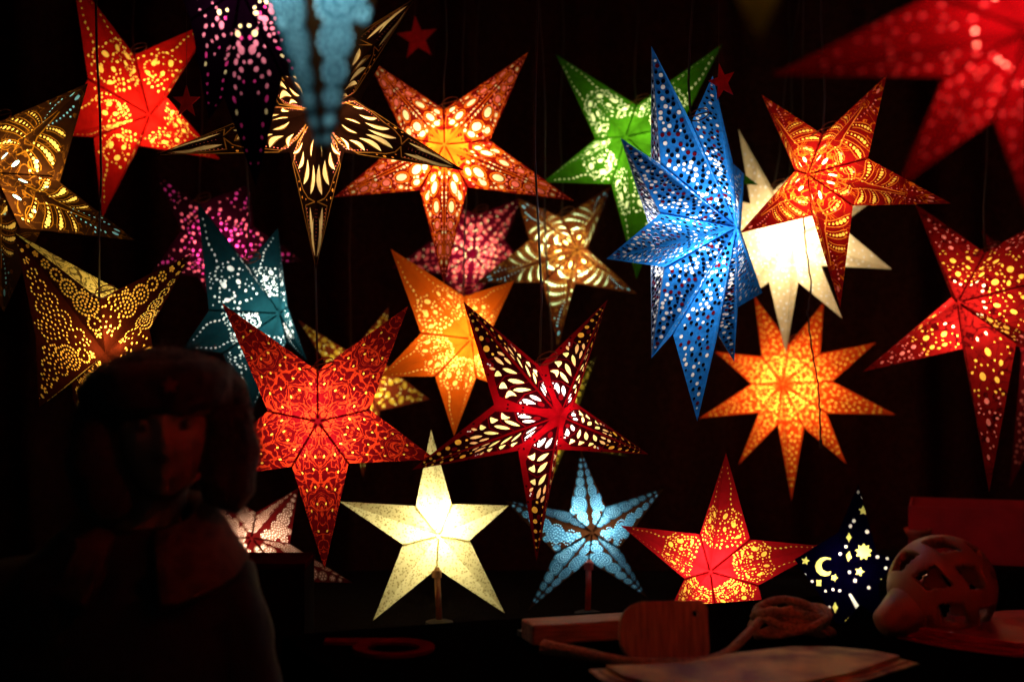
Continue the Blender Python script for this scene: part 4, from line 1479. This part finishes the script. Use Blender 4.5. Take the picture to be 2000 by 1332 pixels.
for s_ in (-1, 1):
    sh = Vector((bx0 + s_ * .155, by0 + .025, 1.345)); el = Vector((bx0 + s_ * .22, by0 + .05, 1.09)); wr = Vector((bx0 + s_ * .21, by0 - .03, .86))
    parts.append(limb([sh + Vector((-s_ * .05, 0, .01)), sh, sh.lerp(el, .5), el, el.lerp(wr, .35), wr, wr + (wr - el).normalized() * .03], [.05, .055, .047, .04, .04, .028, .03]))
    dn_ = Vector((0, -.18, -.98)).normalized()
    pk = wr + dn_ * .07
    parts.append(limb([wr, wr + dn_ * .04, wr + dn_ * .085], [.028, .037, .034], 12))
    for q, ln in ((-1.5, .062), (-.5, .072), (.5, .070), (1.5, .055)):
        b0 = wr + dn_ * .08 + Vector((0, q * .0175, 0))
        parts.append(limb([b0, b0 + dn_ * ln * .5 + Vector((-s_ * .006, 0, 0)), b0 + dn_ * ln + Vector((-s_ * .02, 0, 0))], [.0095, .009, .007], 8))
    th0 = wr + dn_ * .03 + Vector((0, -.026, 0))
    parts.append(limb([th0, th0 + Vector((-s_ * .008, -.022, -.03)), th0 + Vector((-s_ * .014, -.026, -.058))], [.013, .011, .008], 8))
    hp = Vector((bx0 + s_ * .085, by0 + .02, .93)); kn = Vector((bx0 + s_ * .095, by0 + .005, .50)); an = Vector((bx0 + s_ * .10, by0 + .03, .09))
    parts.append(limb([hp, hp.lerp(kn, .5), kn, kn.lerp(an, .35), an, an + Vector((0, 0, -.05))], [.092, .08, .058, .056, .038, .038]))
    parts.append(limb([an + Vector((0, .03, -.055)), an + Vector((0, -.06, -.058)), an + Vector((0, -.15, -.066))], [.034, .036, .024], 12))
V, F = join_vf(parts)
person = mesh_obj('person', V, F, M_SKIN, None, foot_pos, smooth=True)
rm = person.modifiers.new('fuse', 'REMESH'); rm.mode = 'VOXEL'; rm.voxel_size = 0.0055; rm.use_smooth_shade = True
sm2 = person.modifiers.new('smooth', 'SMOOTH'); sm2.iterations = 3; sm2.factor = 0.4
tag(person, 'person in a dark fur hat with ear flaps, standing at the left, face dim', 'person')
PO = foot_pos
# eyes
for s_ in (-1, 1):
    c = TURN @ Vector((s_ * .031, -.0735, .000)) + HEADC
    v, f = ellip(c, (.0118, .0118, .0105), 20, 14)
    ey_ = mesh_obj('eye', v, f, solid_mat('eye_white', (0.16, 0.13, 0.12), .4, .03), person, PO, smooth=True)
    c2 = c + TURN @ Vector((0, -.0085, 0))
    v, f = ellip(c2, (.0065, .0042, .0065), 14, 10); mesh_obj('iris', v, f, solid_mat('iris', (0.03, 0.02, 0.015), .15, .1), ey_, PO, smooth=True)
    pts = [TURN @ Vector((s_ * (.016 + .007 * k), -.088 + .0035 * k * (k > 1), .019 + .0035 * math.sin(k))) + HEADC for k in range(5)]
    v, f = tube(pts, [.002, .0035, .0035, .003, .0015], 6); mesh_obj('eyebrow', v, f, solid_mat('brow_hair', (0.04, 0.02, 0.012), .8), person, PO)

# fur hat
M_FUR = solid_mat('dark_fur', (0.020, 0.012, 0.012), 0.9, 0.4, 70, 0.5, sheen=0.2)
hp_ = []
hp_.append(ellip((0, .012, .052), (.112, .125, .066), 40, 24))               # crown
hp_.append(loft([((0, .012, .028), .108, .122), ((0, .010, .055), .116, .130), ((0, .010, .078), .113, .127), ((0, .012, .096), .09, .105)], 40))   # turned-up band
for s_ in (-1, 1):
    hp_.append(limb([(s_ * .088, .005, .06), (s_ * .096, -.012, .0), (s_ * .101, -.022, -.05), (s_ * .092, -.026, -.105), (s_ * .080, -.024, -.138)], [.040, .043, .047, .045, .028], 20))
hp_.append(limb([(-.05, .085, .03), (0, .095, -.02), (.0, .09, -.08)], [.05, .07, .06], 18))
V, F = join_vf(hp_)
HX = Vector((0.0, 0.0, 0.0))
V = [TURN @ q + HEADC for q in V]
hat = mesh_obj('fur_hat', V, F, M_FUR, person, PO, smooth=True)
r1 = hat.modifiers.new('fuse', 'REMESH'); r1.mode = 'VOXEL'; r1.voxel_size = 0.006; r1.use_smooth_shade = True
s1 = hat.modifiers.new('smooth', 'SMOOTH'); s1.iterations = 6; s1.factor = 0.5
tex = bpy.data.textures.new('fur_clumps', 'CLOUDS'); tex.noise_scale = 0.018
d1 = hat.modifiers.new('clumps', 'DISPLACE'); d1.texture = tex; d1.strength = 0.006; d1.mid_level = 0.4
# loose hairs of the fur
rng = random.Random(5)
FV, FF = [], []
cen = [((0, .012, .055), (.118, .132, .070), 2600), ((-.098, -.018, -.04), (.047, .047, .105), 1800), ((.098, -.018, -.04), (.047, .047, .105), 1800)]
for c, r, cnt in cen:
    for _ in range(cnt):
        dv = Vector((rng.gauss(0, 1), rng.gauss(0, 1), rng.gauss(0, 1))).normalized()
        p = Vector(c) + Vector((dv.x * r[0], dv.y * r[1], dv.z * r[2]))
        if p.y < -0.05 and abs(p.x) < .060 and p.z < 0.03:
            continue
        o_ = (dv + Vector((rng.uniform(-.7, .7), rng.uniform(-.7, .7), rng.uniform(-1.0, .3)))).normalized() * rng.uniform(.010, .022)
        sd_ = dv.cross(o_)
        if sd_.length < 1e-5: continue
        sd_ = sd_.normalized() * 0.0006
        k = len(FV)
        for q in (p - dv * .006 - sd_, p - dv * .006 + sd_, p + o_):
            FV.append(TURN @ q + HEADC)
        FF.append((k, k + 1, k + 2))
fh = mesh_obj('fur_hairs', FV, FF, M_FUR, hat, PO); fh['kind'] = 'stuff'
bpts = [Vector((.013 * math.sin(k * math.pi / 5) * (1 if k % 2 == 0 else .5), 0, .013 * math.cos(k * math.pi / 5) * (1 if k % 2 == 0 else .5))) for k in range(10)]
bl = [TURN @ (q + Vector((.012, -.129, .062))) + HEADC for q in bpts]; bl2 = [TURN @ (q + Vector((.012, -.124, .062))) + HEADC for q in bpts]
mesh_obj('badge', bl + bl2, [tuple(range(10))] + [(k, (k + 1) % 10, 10 + (k + 1) % 10, 10 + k) for k in range(10)], solid_mat('badge_red', (0.35, 0.03, 0.03), .4), hat, PO)

# coat, collar and trousers
M_COAT = solid_mat('dark_coat', (0.006, 0.005, 0.005), 0.85, 0.3, 60, 0.2)
cp = [loft([((bx0, by0 + .02, .70), .20, .145), ((bx0, by0 + .02, .95), .185, .14), ((bx0, by0 + .02, 1.10), .185, .14), ((bx0, by0 + .02, 1.25), .19, .145), ((bx0, by0 + .025, 1.34), .19, .13), ((bx0 + .01, by0 + .025, 1.40), .16, .105), ((bx0 + .02, by0 + .02, 1.455), .09, .08)])]
for s_ in (-1, 1):
    sh = Vector((bx0 + s_ * .16, by0 + .025, 1.345)); el = Vector((bx0 + s_ * .225, by0 + .05, 1.09)); wr = Vector((bx0 + s_ * .215, by0 - .025, .885))
    cp.append(limb([sh + Vector((-s_ * .08, 0, .0)), sh, sh.lerp(el, .5), el, el.lerp(wr, .5), wr], [.07, .078, .068, .062, .056, .047], 18))
V, F = join_vf(cp)
coat = mesh_obj('coat', V, F, M_COAT, person, PO, smooth=True)
r2 = coat.modifiers.new('fuse', 'REMESH'); r2.mode = 'VOXEL'; r2.voxel_size = 0.009; r2.use_smooth_shade = True
s2 = coat.modifiers.new('smooth', 'SMOOTH'); s2.iterations = 5; s2.factor = 0.5
tex2 = bpy.data.textures.new('coat_folds', 'CLOUDS'); tex2.noise_scale = 0.09
d2 = coat.modifiers.new('folds', 'DISPLACE'); d2.texture = tex2; d2.strength = 0.02
# wide turned-down collar
V, F = [], []
nseg = 48
for k in range(nseg + 1):
    a = math.radians(-70 + 320 * k / nseg)
    ca, sa = math.cos(a), math.sin(a)
    for (r, z) in ((.085, 1.50), (.105, 1.515), (.135, 1.475), (.175, 1.415), (.165, 1.40), (.12, 1.45), (.08, 1.47)):
        dz = -0.05 * max(0, -sa)
        V.append(Vector((bx0 + .05 + r * 0.92 * ca, by0 + .015 + r * .86 * sa, z + dz - .01)))
for k in range(nseg):
    for j in range(7):
        F.append((k * 7 + j, k * 7 + (j + 1) % 7, (k + 1) * 7 + (j + 1) % 7, (k + 1) * 7 + j))
F += [tuple(range(7))[::-1], tuple(range(nseg * 7, nseg * 7 + 7))]
mesh_obj('collar', V, F, solid_mat('collar_suede', (0.11, 0.035, 0.018), .9, .35, 40, .4), person, PO, smooth=True)
tr = []
for s_ in (-1, 1):
    hp2 = Vector((bx0 + s_ * .085, by0 + .02, .95)); kn = Vector((bx0 + s_ * .097, by0 + .008, .50)); an = Vector((bx0 + s_ * .10, by0 + .03, .10))
    tr.append(limb([hp2, hp2.lerp(kn, .5), kn, kn.lerp(an, .5), an], [.112, .098, .078, .07, .062], 18))
V, F = join_vf(tr)
mesh_obj('trousers', V, F, M_COAT, person, PO, smooth=True)
for s_ in (-1, 1):
    an = Vector((bx0 + s_ * .10, by0 + .03, .05))
    v, f = limb([an + Vector((0, .05, .005)), an + Vector((0, .0, .01)), an + Vector((0, -.08, .0)), an + Vector((0, -.15, -.005)), an + Vector((0, -.175, -.01))], [.036, .049, .048, .043, .02], 16)
    v2_, f2_ = limb([an + Vector((0, .0, .0)), an + Vector((0, 0, .10))], [.05, .055], 16)
    V, F = join_vf([(v, f), (v2_, f2_)]); mesh_obj('boot', V, F, M_COAT, person, PO, smooth=True)
